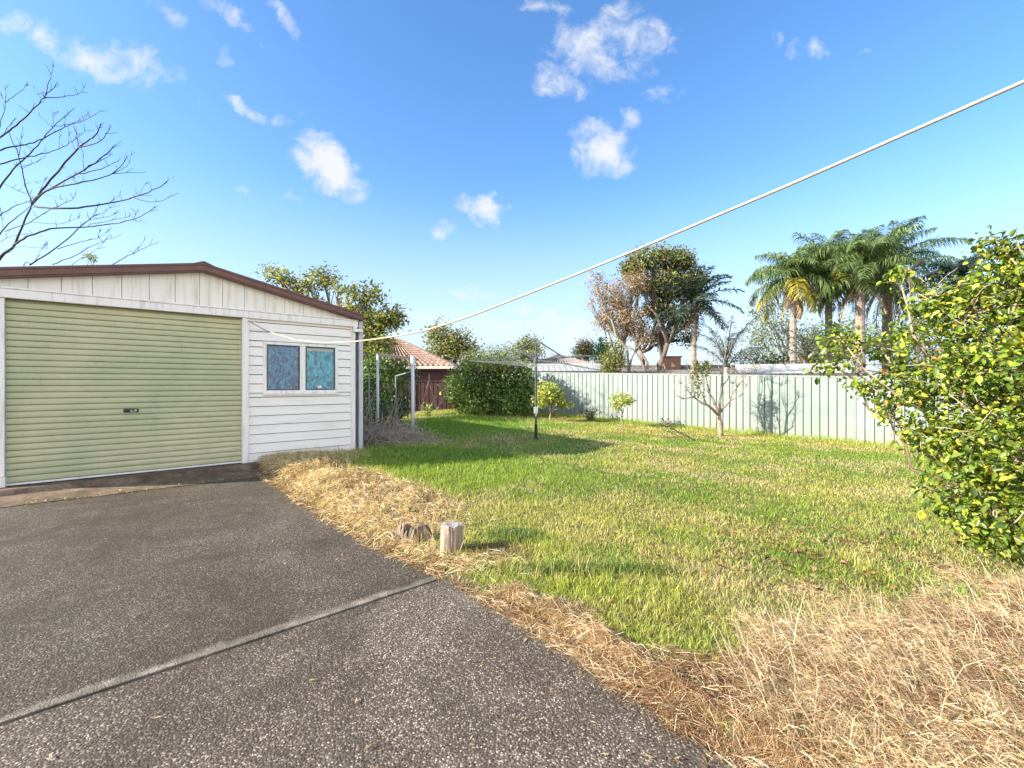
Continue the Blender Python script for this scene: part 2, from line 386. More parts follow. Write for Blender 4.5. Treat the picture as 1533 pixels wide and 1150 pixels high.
b = MB(); b.prism([(RX-.14, RZ-.012), (RX, RZ+.035), (RX+.14, RZ-.014), (RX+.14, RZ+.0), (RX+.03, RZ+.045), (RX, RZ+.055), (RX-.03, RZ+.045), (RX-.14, RZ+.0)], lambda X, Z: (X, -.185, Z-.012), lambda X, Z: (X, DEP+.15, Z-.012)); b.build('ridge_cap', M_brown, shed)
b = MB(); b.box(XR+.02, XR+.13, -.15, DEP, 2.63, 2.72); b.build('gutter', M_fascia, shed, bevel=.01)
b = MB(); b.box(4.62, 4.705, -.07, .015, -.02, 2.63); b.build('downpipe', M_post, shed, bevel=.012)
b = MB(); b.box(4.561, 4.619, -.055, .0, .06, 2.45); b.box(4.585, 4.612, -.09, -.058, 2.36, 2.43); b.build('corner_pipe', M_hoist, shed)
b = MB(); b.box(4.50, 4.67, -.135, -.09, 2.40, 2.46); b.box(4.50, 4.56, -.13, -.088, 2.461, 2.52); b.build('pipe_elbow', M_trim, shed, bevel=.008)
# roller door
door = MB(); prof = []; pitch = (2.47 - .115) / 28
for i in range(28):
    z = .115 + i * pitch
    for (fz, y) in ((0, .058), (.06, .058), (.085, .026), (.2, .021), (.5, .018), (.85, .021), (.945, .027), (.965, .057)): prof.append((z + fz * pitch, y))
prof.append((2.47, .052)); prof.append((2.52, .06))
xsd = np.linspace(.0, 2.643, 60)
for x in xsd:
    for (z, y) in prof: door.v.append((x, y + .0025 * math.sin(x * 2.3 + z) + .004 * float(vnoise(x * 3.1, z * 2.7)) + .002 * float(vnoise(x * 9, z * 31)) , z))
n = len(prof); door.f = [(i*n + j, (i+1)*n + j, (i+1)*n + j+1, i*n + j+1) for i in range(len(xsd)-1) for j in range(n-1)]
dr = door.build('roller_door', M_door, shed)
b = MB(); b.box(.0, 2.643, .015, .055, .088, .113); b.build('bottom_rail', M_trim, dr, bevel=.004)
b = MB(); cx = 1.235; b.box(cx-.085, cx+.085, .002, .018, .985, 1.035); b.build('lock_plate', M_black, dr, bevel=.004)
b = MB(); b.box(cx-.01, cx+.012, -.012, .002, .992, 1.02); b.box(cx+.035, cx+.06, -.012, .002, .995, 1.028); b.tube([(cx-.005, -.02, 1.0), (cx+.055, -.02, 1.0)], .005); b.build('lock_handle', M_steel, dr)
# window
win = MB()
def frame(x0, x1, z0, z1, w, y0, y1, bb):
    bb.box(x0, x1, y0, y1, z0, z0+w); bb.box(x0, x1, y0, y1, z1-w, z1); bb.box(x0, x0+w, y0, y1, z0+w, z1-w); bb.box(x1-w, x1, y0, y1, z0+w, z1-w)
frame(WX0, WX1, WZ0, WZ1, .05, -.048, .03, win); win.box(3.55, 3.642, -.042, .03, WZ0+.05, WZ1-.05)
wo = win.build('window', M_trim, shed, bevel=.004)
b = MB(); b.box(WX0-.02, WX1+.015, -.075, -.0, WZ0-.03, WZ0-.002); b.build('window_sill', M_trim, wo, bevel=.004)
b = MB(); frame(3.645, 4.173, WZ0+.052, WZ1-.052, .018, -.028, -.012, b); frame(3.012, 3.548, WZ0+.052, WZ1-.052, .018, -.028, -.012, b); b.build('sash', M_fascia, wo)
def glass(name, col, tr):
    m, nt, p = mat(name)
    v = N(nt, 'ShaderNodeTexVoronoi'); v.inputs['Scale'].default_value = 130; nt.links.new(scaled(nt, (1, 1, 1)), v.inputs['Vector'])
    t = N(nt, 'ShaderNodeBsdfTransparent'); t.inputs[0].default_value = (*col, 1)
    g = N(nt, 'ShaderNodeBsdfGlossy'); g.inputs['Roughness'].default_value = .12
    bp = N(nt, 'ShaderNodeBump'); bp.inputs['Strength'].default_value = .6; bp.inputs['Distance'].default_value = .004; nt.links.new(v.outputs['Distance'], bp.inputs['Height']); nt.links.new(bp.outputs[0], g.inputs['Normal'])
    x = N(nt, 'ShaderNodeMixShader'); x.inputs[0].default_value = tr; nt.links.new(t.outputs[0], x.inputs[1]); nt.links.new(g.outputs[0], x.inputs[2])
    nt.links.new(x.outputs[0], nt.nodes['Material Output'].inputs['Surface']); return m
b = MB(); b.box(3.02, 3.54, -.022, -.018, WZ0+.06, WZ1-.06); o = b.build('pane', glass('patterned_glass', (.75, .85, .9), .09), wo); o['label'] = 'obscure patterned glass pane with lavender and teal tones'
b = MB(); b.box(3.655, 4.165, -.022, -.018, WZ0+.06, WZ1-.06); b.build('pane', glass('clear_glass', (.9, .95, .95), .08), wo)
def curtain_mat(name, a, c, d):
    m, nt, p = mat(name); p.inputs['Roughness'].default_value = .8
    f = noise(nt, 5, 5, .7, scaled(nt, (1.8, 1, 1.2)), 1.5)
    nt.links.new(ramp(nt, [(.40, a), (.5, c), (.60, d)], f), p.inputs['Base Color']); return m
def curtain(x0, x1, m, name='curtain', y=.0):
    b = MB(); nx = 70
    for i in range(nx):
        x = x0 + (x1-x0)*i/(nx-1); yy = y + .004*math.sin(i*.9) + .005*math.sin(i*.37)
        b.v += [(x, yy, WZ0+.055), (x, yy*.9+.001, WZ1-.055)]
    b.f = [(2*i, 2*i+2, 2*i+3, 2*i+1) for i in range(nx-1)]
    return b.build(name, m, wo, True)
curtain(3.645, 4.17, curtain_mat('turquoise_curtain', (.02, .10, .12), (.02, .38, .56), (.10, .60, .74)))
curtain(3.015, 3.545, curtain_mat('lavender_blue_curtain', (.05, .11, .13), (.17, .28, .48), (.22, .58, .66)))
b = MB(); b.box(3.86, 3.93, -.027, -.0225, WZ0+.085, WZ0+.13); b.build('sticker', M_trim, wo)
b = MB(); b.box(3.67, 4.15, -.012, -.009, WZ1-.13, WZ1-.075); b.build('blind_rail', M_cream, wo)

# ------------------------------------------------------------------ pale green steel fence
FA = np.array([-1.2, 21.75]); FD = np.array([8.47, -8.07]); FD /= np.linalg.norm(FD); FN = np.array([-FD[1], FD[0]]) * -1
if FN[1] > 0: FN = -FN                                      # towards the yard
def fbase(s): p = FA + FD*s; return .11 + (-.326) * (p[0] - 1.26) / 8.47
fence = empty('steel_fence', (FA[0], FA[1], fbase(0)), 0, 'pale green ribbed steel fence running along the far right side of the lawn', 'fence')
def fp(s, out, z):
    p = FA + FD*s + FN*out; return (p[0]-FA[0], p[1]-FA[1], fbase(s) + z - fbase(0))
PW = 2.36; NP = 10
for k in range(NP):
    s0 = k * PW; b = MB(); prof = []
    s = s0 + .03
    while s < s0 + PW - .06:
        w = .196
        prof += [(s, .018), (s+.166, .018), (s+.172, -.016), (s+.190, -.016)]; s += w
    prof.append((s0 + PW - .03, .018))
    for (q, o_) in prof: b.v += [fp(q, o_, .03), fp(q, o_, 1.77)]
    for i in range(len(prof)-1): b.f.append((2*i, 2*i+2, 2*i+3, 2*i+1))
    b.build('fence_panel', M_fence, fence)
    for z0, z1 in ((1.745, 1.80), (-.02, .06)):
        b = MB(); vs = [fp(s0+.026, o_, z) for o_ in (-.024, .026) for z in (z0, z1)] + [fp(s0+PW-.026, o_, z) for o_ in (-.024, .026) for z in (z0, z1)]
        b.add(vs, [(0,1,3,2),(4,6,7,5),(0,4,5,1),(2,3,7,6),(1,5,7,3),(0,2,6,4)])
        b.build('rail', M_fence2, fence)
for k in range(NP+1):
    b = MB(); s0 = k*PW
    vs = [fp(s0+ds, o_, z) for ds in (-.025, .025) for o_ in (-.03, .032) for z in (-.1, 1.806)]
    b.add(vs, [(0,1,3,2),(4,6,7,5),(0,4,5,1),(2,3,7,6),(1,5,7,3),(0,2,6,4)]); b.build('post', M_fence2, fence)
# maroon fence at the back left
mf = empty('maroon_fence', (-9, 21, 0), 0, 'dark maroon ribbed steel fence behind the white metal posts', 'fence')
b = MB(); x = 0; prof = []
while x < 6.8: prof += [(x, 0), (x+.15, 0), (x+.165, .03), (x+.185, .03)]; x += .2
for (q, o_) in prof: b.v += [(q, o_ - .0*q, 0), (q, o_, 1.52)]
for i in range(len(prof)-1): b.f.append((2*i, 2*i+2, 2*i+3, 2*i+1))
b.build('fence_panel', M_maroon, mf); b = MB(); b.box(-.02, 6.85, -.03, .05, 1.51, 1.56); b.build('rail', M_maroon, mf)
for i in range(4): b = MB(); b.box(i*2.27-.02, i*2.27+.03, -.04, .06, 0, 1.565); b.build('post', M_maroon, mf)

# ------------------------------------------------------------------ buildings beyond
def tiled(b, p0, p1, p2, p3, nu, nv, amp, step):          # p0,p1 eave; p3,p2 ridge ; rolls across and stepped courses
    p0, p1, p2, p3 = map(Vector, (p0, p1, p2, p3)); nrm = (p1-p0).cross(p3-p0).normalized()
    if nrm.z < 0: nrm = -nrm
    wid = (p1-p0).length; base = len(b.v); cols = nu*4; rows = nv*2
    for j in range(rows+1):
        v = (j//2 + (j % 2)*.97)/nv if j < rows else 1
        off = (step if j % 2 == 0 else 0)
        for i in range(cols+1):
            u = i/cols
            a = p0.lerp(p1, u); c = p3.lerp(p2, u)
            x = a.lerp(c, v) + nrm*(off + amp*math.sin(u*nu*2*math.pi))
            b.v.append(tuple(x))
    for j in range(rows):
        for i in range(cols):
            q = base + j*(cols+1) + i; b.f.append((q, q+1, q+cols+2, q+cols+1))
def house(name, label, cat, x0, x1, y0, y1, ez, rz, mroof, mwall, hip=1.0, rot=0, group=None, tile=True, windows=()):
    cx, cy = (x0+x1)/2, (y0+y1)/2; root = empty(name, (cx, cy, 0), rot, label, cat, group)
    a, d = (x1-x0)/2, (y1-y0)/2; oh = .45; h = min(hip*d, a)
    b = MB(); b.box(-a, a, -d, d, 0, ez)
    wl = b.build('wall', mwall, root)
    if hip == 0:
        for sx in (-a, a-.1):
            b = MB(); b.prism([(-d, ez), (d, ez), (0, rz-.08)], lambda Y, Z: (sx, Y, Z), lambda Y, Z: (sx+.1, Y, Z)); b.build('gable', mwall, root)
    E = [(-a-oh, -d-oh, ez), (a+oh, -d-oh, ez), (a+oh, d+oh, ez), (-a-oh, d+oh, ez)]
    r0, r1 = (-a-oh+h+ (oh if hip else 0), 0, rz), (a+oh-h-(oh if hip else 0), 0, rz)
    b = MB(); nu = max(4, int((2*a)/.3)); nv = max(4, int(d*1.1/.33)); am, st = (.075, .05) if tile else (.012, .0)
    tiled(b, E[0], E[1], r1, r0, nu, nv, am, st); tiled(b, E[2], E[3], r0, r1, nu, nv, am, st)
    if hip:
        nu2 = max(4, int(2*d/.3)); tiled(b, E[1], E[2], r1, r1, nu2, nv, am, st); tiled(b, E[3], E[0], r0, r0, nu2, nv, am, st)
    rf = b.build('roof', mroof, root)
    b = MB(); b.tube([(r0[0], 0, rz+.03), (r1[0], 0, rz+.03)], .1, 8)
    if hip:
        for e, r in ((E[1], r1), (E[2], r1), (E[3], r0), (E[0], r0)): b.tube([e, (r[0], 0, rz+.03)], .09, 8)
    b.build('ridge_cap', mroof, rf)
    gm = M_fascia if not tile or mroof is M_tileg else M_cream
    b = MB(); b.box(-a-oh-.06, a+oh+.06, d+oh-.02, d+oh+.1, ez-.16, ez+.02); b.build('gutter', gm, root)
    b = MB(); b.box(-a-oh-.06, a+oh+.06, -d-oh-.1, -d-oh+.02, ez-.16, ez+.02); b.build('gutter', gm, root); b = MB()
    if hip:
        b.box(-a-oh-.1, -a-oh+.02, -d-oh+.03, d+oh-.03, ez-.16, ez+.02); b.build('gutter', gm, root); b = MB()
        b.box(a+oh-.02, a+oh+.1, -d-oh+.03, d+oh-.03, ez-.16, ez+.02); b.build('gutter', gm, root)
    for (wx, wz, ww, wh) in windows:
        b = MB(); b.box(wx-ww/2, wx+ww/2, -d-.04, -d-.003, wz, wz+wh); w_ = b.build('window', M_trim, root)
        b = MB(); b.box(wx-ww/2+.06, wx+ww/2-.06, -d-.046, -d-.042, wz+.06, wz+wh-.06); b.build('pane', M_black, w_)
    return root
house('tiled_house', 'dark maroon walled house with terracotta tiled hip roof behind the shed', 'house', -13.5, -4.1, 28.6, 36.6, 2.5, 4.55, M_tile, M_maroonw, 1.0, 0)
house('neighbour_house', 'distant pale rendered house with low grey tiled roof just above fence, near clothes hoist', 'house', 1.6, 7.4, 41, 48, 3.0, 4.2, M_tileg, M_cream, 1.0, .1)
house('neighbour_shed', 'long pale tin roofed shed seen over the left end of the green fence', 'shed', 1.2, 7.0, 27, 32, 2.15, 2.6, M_tin, M_cream, 0, -.05, tile=False)
house('neighbour_house', 'distant small house with two toned grey roof left of the multi stemmed tree', 'house', 8.2, 12.4, 50, 56, 3.0, 4.1, M_tileg, M_cream, 1.0, .0)
hb = house('neighbour_house', 'low neighbouring house with dark gutter and orange brick chimney behind the twiggy tree', 'house', 6.8, 15.0, 25.2, 31, 1.95, 2.45, M_tileg, M_cream, 0, -.03, tile=False)
house('neighbour_shed', 'small corrugated tin garden shed close behind fence beside the tall palm', 'shed', 9.6, 12.4, 17.2, 19.2, 1.78, 2.08, M_tin, M_cream, 0, -.35, tile=False)
b = MB(); b.box(-1.75, -.85, -1.2, -.5, 2.1, 2.98); ch = b.build('chimney', M_brick, hb); b = MB(); b.box(-1.81, -.79, -1.26, -.44, 2.982, 3.06); b.build('chimney_cap', M_brick, ch)

# ------------------------------------------------------------------ foliage tools
def nrmz(a): return a / np.maximum(np.linalg.norm(a, axis=1, keepdims=True), 1e-9)
def leaf_mesh(name, pos, nrm, size, col, aspect=.5, fold=.25, six=False, axis=None):
    n = len(pos); nrm = nrmz(nrm)
    a = rng.normal(size=(n, 3)) if axis is None else axis
    a = nrmz(a - nrm * (a*nrm).sum(1, keepdims=True)); s = np.cross(nrm, a)
    L = size[:, None]; Wd = L * aspect * .5
    if six:
        P = [pos, pos + a*L*.3 + s*Wd*.9 + nrm*Wd*fold, pos + a*L*.68 + s*Wd*.85 + nrm*Wd*fold, pos + a*L - nrm*L*.24, pos + a*L*.68 - s*Wd*.85 + nrm*Wd*fold, pos + a*L*.3 - s*Wd*.9 + nrm*Wd*fold]
        k = 6; tri = np.array([0, 1, 2, 3, 0, 3, 4, 5]); st = np.array([0, 4])
    else:
        P = [pos, pos + a*L*.5 + s*Wd + nrm*Wd*fold, pos + a*L, pos + a*L*.5 - s*Wd + nrm*Wd*fold]
        k = 4; tri = np.array([0, 1, 2, 0, 2, 3]); st = np.array([0, 3])
    V = np.stack(P, 1).reshape(-1, 3)
    lp = (tri[None] + np.arange(n)[:, None]*k).ravel(); ss = (st[None] + np.arange(n)[:, None]*len(tri)).ravel()
    return raw_mesh(name, V, lp, ss, np.repeat(col, k, 0))
def palette(n, cols, wts, jit=.25):
    cols = np.array(cols); w = np.array(wts, float); w /= w.sum()
    c = cols[rng.choice(len(cols), n, p=w)]
    return np.clip(c * (1 + rng.normal(0, jit, (n, 1))) * (1 + rng.normal(0, jit*.25, (n, 3))), .005, .9)
def clusters(blobs, ncl, shell=.45):
    w = np.array([b_[3]*b_[4]*b_[5] for b_ in blobs])**.75; idx = rng.choice(len(blobs), ncl, p=w/w.sum())
    B = np.array([b_[:6] for b_ in blobs])[idx]
    d = nrmz(rng.normal(size=(ncl, 3))); r = rng.uniform(shell, 1, (ncl, 1))**.7 * (1 + rng.normal(0, .14, (ncl, 1)))
    return B[:, :3] + d*B[:, 3:6]*r, d
def foliage(name, blobs, ncl, per, cs, leaf, cols, wts, parent, m=None, shell=.45, aspect=.5, up=.5, six=False, droop=0, jit=.22, flat=1.0, lj=.3):
    c, d = clusters(blobs, ncl, shell); n = ncl*per
    ctint = 1 + rng.normal(0, .16, (ncl, 1))
    off = rng.normal(size=(n, 3)) * cs; off[:, 2] *= flat
    pos = np.repeat(c, per, 0) + off
    nr = np.repeat(d, per, 0)*.5 + rng.normal(size=(n, 3))*.6 + np.array([0, 0, up])
    col = palette(n, cols, wts, jit) * np.repeat(ctint, per, 0)
    ax = rng.normal(size=(n, 3)) + np.repeat(d, per, 0)*.6 + np.array([0, 0, -droop])
    size = leaf*(1 + rng.normal(0, lj, n)).clip(.4, 1.8)
    me = leaf_mesh(name, pos, nr, size, col, aspect, .3, six, ax)
    o = link(name, me, m or M_leaf, parent); o.location = tuple(-np.array(parent.location)) if parent is not None else (0, 0, 0)
    return o, c
def limb(b, p, q, r0, r1, k=5, wig=.12, n=5):
    p = np.array(p, float); q = np.array(q, float); L = np.linalg.norm(q-p); pts = []
    for i in range(k+1):
        t = i/k; x = p + (q-p)*t + (rng.normal(size=3)*wig*L*.12 if 0 < i < k else 0); x[2] += wig*L*.35*math.sin(math.pi*t)*.5
        pts.append(x)
    b.tube(pts, [r0 + (r1-r0)*i/k for i in range(k+1)], n); return pts
def tree(name, label, cat, base, blobs, r, ncl, per, cs, leaf, cols, wts, group=None, fork=.35, bark=None, twigs=60, trunkname='trunk', stems=1, **kw):
    root = empty(name, tuple(base), 0, label, cat, group); base = np.array(base, float)
    b = MB(); cen = np.array([x[:3] for x in blobs]); mid = cen.mean(0)
    forks = []
    for s_ in range(stems):
        off = np.array([rng.normal(0, r*2*(stems > 1)), rng.normal(0, r*2*(stems > 1)), 0])
        top = base + (mid-base)*fork + (rng.normal(size=3)*.25*(stems > 1)*np.linalg.norm(mid-base)*.5)*[1, 1, .3]
        pts = limb(b, base+off*.6 - [0, 0, .1], top, r*1.1, r*.7, 6, .08, 8); forks.append((top, pts))
    rt = 0
    for i, x in enumerate(cen):
        top = forks[i % stems][0]
        limb(b, top, x, r*.6, r*.15, 6, .25, 5)
    cl, _ = clusters(blobs, twigs, .5)
    for x in cl:
        j = np.argmin(np.linalg.norm(cen-x, axis=1)); limb(b, cen[j] + (forks[j % stems][0]-cen[j])*rng.uniform(0, .5), x, r*.16, r*.05, 4, .3, 4)
    for v_ in range(len(b.v)): b.v[v_] = tuple(np.array(b.v[v_]) - base)
    b.build(trunkname, bark or M_bark, root, True)
    if ncl: foliage('crown', blobs, ncl, per, cs, leaf, cols, wts, root, **kw)
    return root
def B(px, py, Y, rx, ry=None, dz=None):                     # blob at a photo direction; radii in photo pixels at its distance
    x, y, z = W(px, py, Y); k = Y/F; ry = ry or rx
    return (x, y, z, rx*k, (dz or rx)*k, ry*k)
GREEN = [(.09, .155, .035), (.17, .24, .05), (.30, .35, .08), (.05, .09, .03)]
OLIVE = [(.18, .22, .06), (.28, .28, .09), (.11, .15, .05), (.32, .27, .13)]
def gb(px, Y, dz=0): x = (px-CX)/F*Y; return (x, Y, float(ground(x, Y)) + dz)

# tree behind the shed's right end
bl = [B(406, 408, 17, 14, 10), B(432, 420, 17, 20, 12), B(462, 428, 17, 20, 11), B(486, 414, 17.3, 22, 9), B(508, 428, 16.5, 13, 10), B(548, 440, 16, 30, 12), B(578, 476, 16, 24, 13), B(545, 490, 16, 30, 22), B(590, 478, 16.4, 14, 10), B(560, 515, 15.5, 30, 16), B(470, 458, 17, 26, 12), B(530, 470, 16.3, 26, 14), B(398, 400, 17, 7, 6)]
tree('leafy_tree', 'olive and yellow green leafy tree rising behind the right end of the shed roof', 'tree', gb(520, 17), bl, .14, 430, 22, .14, .12, OLIVE + [(.50, .45, .08), (.09, .13, .05)], [2, 3, 2, 1, 2.6, 2], twigs=130, fork=.45)
# dark undergrowth beneath it
bl = [B(552, 560, 15, 22, 24), B(578, 548, 14.5, 30, 18), B(600, 560, 16, 26, 16), B(556, 600, 14, 20, 26), B(590, 600, 15, 28, 20), B(560, 630, 13.4, 18, 18)]
tree('dark_shrub', 'dark green overgrown shrub in shade behind the white metal posts', 'shrub', gb(575, 15), bl, .07, 300, 22, .14, .10, GREEN, [3, 2, .4, 4], twigs=90, fork=.2)
# tree beyond the tiled roof
bl = [B(662, 505, 45, 18, 18), B(682, 520, 45, 22, 18), B(655, 528, 45, 18, 14), B(705, 526, 45, 12, 14), B(690, 505, 45, 12, 8), B(650, 500, 45, 8, 10)]
tree('leafy_tree', 'brown and olive tree just right of the terracotta roof', 'tree', (W(675, 575, 45)[0], 45, 0), bl, .3, 340, 16, .38, .26, OLIVE + [(.33, .27, .16)], [3, 3, 2, 2, 1.5], twigs=60)
bl = [B(730, 532, 38, 22, 10), B(757, 527, 38, 13, 8), B(705, 540, 38, 18, 8)]
tree('wispy_tree', 'pale wispy tree showing over the hedge top', 'tree', (W(735, 575, 38)[0], 38, 0), bl, .15, 150, 12, .3, .16, [(.26, .28, .19), (.18, .22, .10)], [1, 1], twigs=80)
for (px, py, Y, rx, ry, lab) in ((790, 525, 70, 24, 18, 'far rounded grey green gum tree directly behind clothes hoist'), (874, 527, 75, 13, 14, 'far small round brownish tree between hoist and conifer')):
    bl = [B(px-rx*.4, py+2, Y, rx*.6, ry*.8), B(px+rx*.35, py, Y, rx*.6, ry*.85), B(px, py-ry*.3, Y, rx*.6, ry*.7)]
    tree('rounded_tree', lab, 'tree', (W(px, 575, Y)[0], Y, 0), bl, .35, 180, 16, .5, .36, OLIVE if px < 800 else [(.12, .09, .06), (.09, .10, .05)], [2, 2, 2, 1] if px < 800 else [1, 1], twigs=30)
bl = [B(900, 535+i*-5, 60, 13-i*2, 6) for i in range(6)]
tree('conifer', 'small dark green conifer beside the multi stemmed tree', 'tree', (W(900, 575, 60)[0], 60, 0), bl, .2, 140, 14, .3, .28, [(.02, .06, .035), (.04, .09, .04)], [1, 1], twigs=10)

# hedge
hb_ = []
for i in range(16):
    px = 690 + i*6.6; top = 556 - 12*math.sin(i/15*3.1) + [0, 13, 3, -7, 8, 17, -2][i % 7]
    hb_.append(B(px, top+6, 18.6 - .5*(i % 2), 15, 12)); hb_.append(B(px, 592 + (i % 2)*6, 17.9 + .3*(i % 3), 18 - (i % 3)*3, 22 + (i % 2)*4))
hb_ += [B(684, 566, 19.2, 15, 12), B(672, 580, 19.0, 10, 14), B(700, 606, 17.2, 12, 8), B(762, 604, 17.2, 16, 9), B(735, 600, 17.3, 11, 12), B(796, 580, 18.2, 12, 16), B(806, 600, 18.0, 8, 10), B(715, 545, 18.4, 11, 7), B(757, 538, 18.4, 12, 7)]
tree('hedge', 'big dark green leafy hedge mass at far left corner of the lawn', 'hedge', gb(735, 18.6), hb_, .08, 760, 20, .14, .12, [tuple(q*1.35 for q in g_) for g_ in GREEN] + [(.45, .48, .12)], [3, 2.6, 1.3, 3.4, .8], twigs=80, fork=.2)
bl = [B(720, 546, 18.0, 34, 8), B(765, 545, 17.9, 28, 8), B(745, 541, 18.0, 20, 6)]
root = empty('flowering_creeper', gb(745, 18.1), 0, 'yellow green creeper with pinkish tips over the hedge top', 'creeper')
foliage('crown', bl, 130, 16, .12, .10, [(.30, .32, .07), (.20, .24, .06), (.42, .28, .26), (.12, .15, .04)], [3, 3, 1, 1], root)
b = MB()
for i in range(9): limb(b, (rng.uniform(-.7, .7), .2, 1.2), (rng.uniform(-1, 1), rng.uniform(-.3, .3), rng.uniform(2, 2.5)), .015, .006)
b.build('stem', M_bark, root)
# small plants at hedge foot
def weed(name, label, cat, base, h, n, leaf, cols, spread=.3, asp=.4, group=None):
    root = empty(name, base, 0, label, cat, group); b = MB(); P = []; A = []
    for i in range(n):
        an = rng.uniform(0, 6.28); s_ = spread*rng.uniform(.2, 1); q = np.array([math.cos(an)*s_, math.sin(an)*s_, h*rng.uniform(.55, 1)])
        pts = limb(b, (0, 0, -.03), q, .009, .003, 5, .3, 4)
        for k in range(9):
            t = rng.uniform(.3, 1); p_ = pts[min(5, int(t*5))] + rng.normal(size=3)*.012; P.append(p_); A.append([math.cos(an + rng.normal()), math.sin(an + rng.normal()), .4 + rng.normal()*.3])
    b.build('stem', M_stem, root); P = np.array(P); A = np.array(A)
    me = leaf_mesh('leaves', P, rng.normal(size=P.shape)*.5 + [0, 0, .8], leaf*(1+rng.normal(0, .25, len(P))).clip(.5, 1.6), palette(len(P), cols, [1]*len(cols)), asp, .2, False, A)
    link('leaves', me, M_leaf, root); return root
weed('young_plant', 'small bright yellow green young plant on lawn right of the white post', 'plant', gb(637, 17.0), .62, 10, .15, [(.35, .38, .10), (.25, .32, .07)], .32)
weed('broadleaf_weed', 'light green broad leaf weed at the foot of hedge', 'plant', gb(722, 17.3), .5, 12, .16, [(.22, .30, .06), (.14, .22, .04)], .5)
weed('broadleaf_weed', 'taller green broad leaf plant against middle of hedge', 'plant', gb(744, 17.2), .85, 12, .17, [(.16, .24, .05), (.10, .17, .03)], .3)
weed('dark_weed', 'blue green weedy shrub growing against fence between the two small citrus bushes', 'plant', gb(884, 16.6), .62, 34, .085, [(.045, .075, .045), (.08, .11, .07), (.03, .05, .03)], .6, group=None)
weed('dark_weed', 'low dark weed at the fence foot left of the bare forked tree', 'plant', gb(998, 14.55), .36, 16, .07, [(.045, .07, .045), (.03, .05, .03)], .38)
weed('strap_plant', 'drooping long leaved plant beside the near white metal post', 'plant', gb(590, 12.6), .95, 16, .34, [(.10, .15, .10), (.06, .09, .05)], .45, .13)
weed('fern_weed', 'small leafy weed by the shed downpipe', 'plant', gb(556, 10.6), .55, 12, .12, [(.05, .09, .03), (.09, .13, .04)], .35)

# citrus bushes
def bush(name, label, px, Y, blobs, r, n, per, leaf, cols, wts):
    return tree(name, label, 'shrub', gb(px, Y), blobs, r, n, per, .055, leaf, cols, wts, twigs=70, fork=.35, bark=M_barkl, m=M_leafg, up=.5)
Y1 = 15.9
bush('citrus_bush', 'rounded yellow green citrus bush just right of the hoist pole', 822, Y1, [B(822, 590, Y1, 19, 13), B(811, 597, Y1, 13, 12), B(836, 600, Y1, 13, 8), B(820, 580, Y1, 12, 8), B(846, 606, Y1, 8, 5)], .035, 210, 16, .085, [(.55, .55, .13), (.34, .40, .09), (.18, .24, .06)], [3, 3, 1])
Y2 = 14.6
bush('citrus_bush', 'small thin citrus sapling in front of the middle of fence', 930, Y2, [B(930, 598, Y2, 14, 9), B(922, 605, Y2, 8, 8), B(938, 600, Y2, 8, 6)], .022, 80, 14, .075, [(.52, .54, .2), (.32, .40, .12)], [3, 2])

# bare forked sapling by the fence
def sapling(name, label, Y, lines, bark, parent=None, seed=1, jit=.012, trunk='trunk'):
    b = MB(); base = np.array(W(lines[0][0][0], lines[0][0][1], Y))
    for ln in lines:
        pts = []; rad = []
        for (px, py, r, dy) in ln:
            pts.append(np.array(W(px, py, Y + dy)) - base); rad.append(r)
        P2 = []; R2 = []
        for i in range(len(pts)-1):
            for k in range(3):
                t = k/3; P2.append(pts[i]*(1-t) + pts[i+1]*t + rng.normal(size=3)*jit*(1 if (i or k) else 0)); R2.append(rad[i]*(1-t)+rad[i+1]*t)
        P2.append(pts[-1]); R2.append(rad[-1]); b.tube(P2, R2, 6)
    return b, base
Ys = 12.7
L = [[(1079, 655, .085, 0), (1077, 630, .07, 0), (1076, 615, .06, 0)],
 [(1076, 622, .045, 0), (1058, 607, .034, -.2), (1040, 595, .025, -.3), (1022, 597, .014, -.4), (1010, 588, .007, -.5)],
 [(1040, 595, .018, -.3), (1028, 585, .011, -.4), (1020, 575, .006, -.4)], [(1058, 607, .02, -.2), (1045, 580, .014, -.1), (1042, 560, .008, 0), (1036, 545, .005, 0)],
 [(1076, 618, .045, 0), (1062, 590, .03, .2), (1056, 565, .018, .3), (1058, 545, .01, .3), (1062, 505, .004, .3)], [(1084, 545, .010, .1), (1094, 520, .007, .2), (1100, 492, .003, .2)], [(1060, 560, .010, .3), (1070, 530, .006, .3), (1074, 498, .003, .3)], [(1040, 595, .013, -.3), (1036, 570, .009, -.3), (1028, 548, .004, -.2)], [(1095, 590, .010, -.2), (1112, 568, .007, -.1), (1120, 540, .003, 0)], [(1118, 560, .007, -.3), (1132, 556, .003, -.3)],
 [(1076, 616, .045, 0), (1079, 590, .03, .1), (1080, 560, .02, .1), (1085, 530, .011, .1), (1083, 492, .004, .1)],
 [(1080, 560, .014, .1), (1072, 540, .009, 0), (1070, 520, .005, 0)], [(1079, 585, .018, .1), (1092, 560, .012, .2), (1094, 535, .006, .3)],
 [(1077, 618, .04, 0), (1092, 600, .026, -.2), (1102, 580, .018, -.2), (1118, 560, .01, -.3), (1128, 548, .005, -.3)],
 [(1092, 600, .02, -.2), (1108, 593, .012, -.3), (1118, 578, .006, -.3)], [(1102, 580, .012, -.2), (1100, 560, .007, -.1), (1108, 540, .004, 0)],
 [(1092, 610, .016, -.1), (1096, 590, .009, 0), (1096, 575, .005, .1)], [(1062, 590, .012, .2), (1050, 575, .008, .3), (1036, 568, .005, .4)]]
b, base = sapling('x', '', Ys, L, M_barkl)
base0 = base
root = empty('forked_tree', tuple(base0), 0, 'nearly bare forked small tree with a few leaves, casting its shadow onto fence', 'tree')
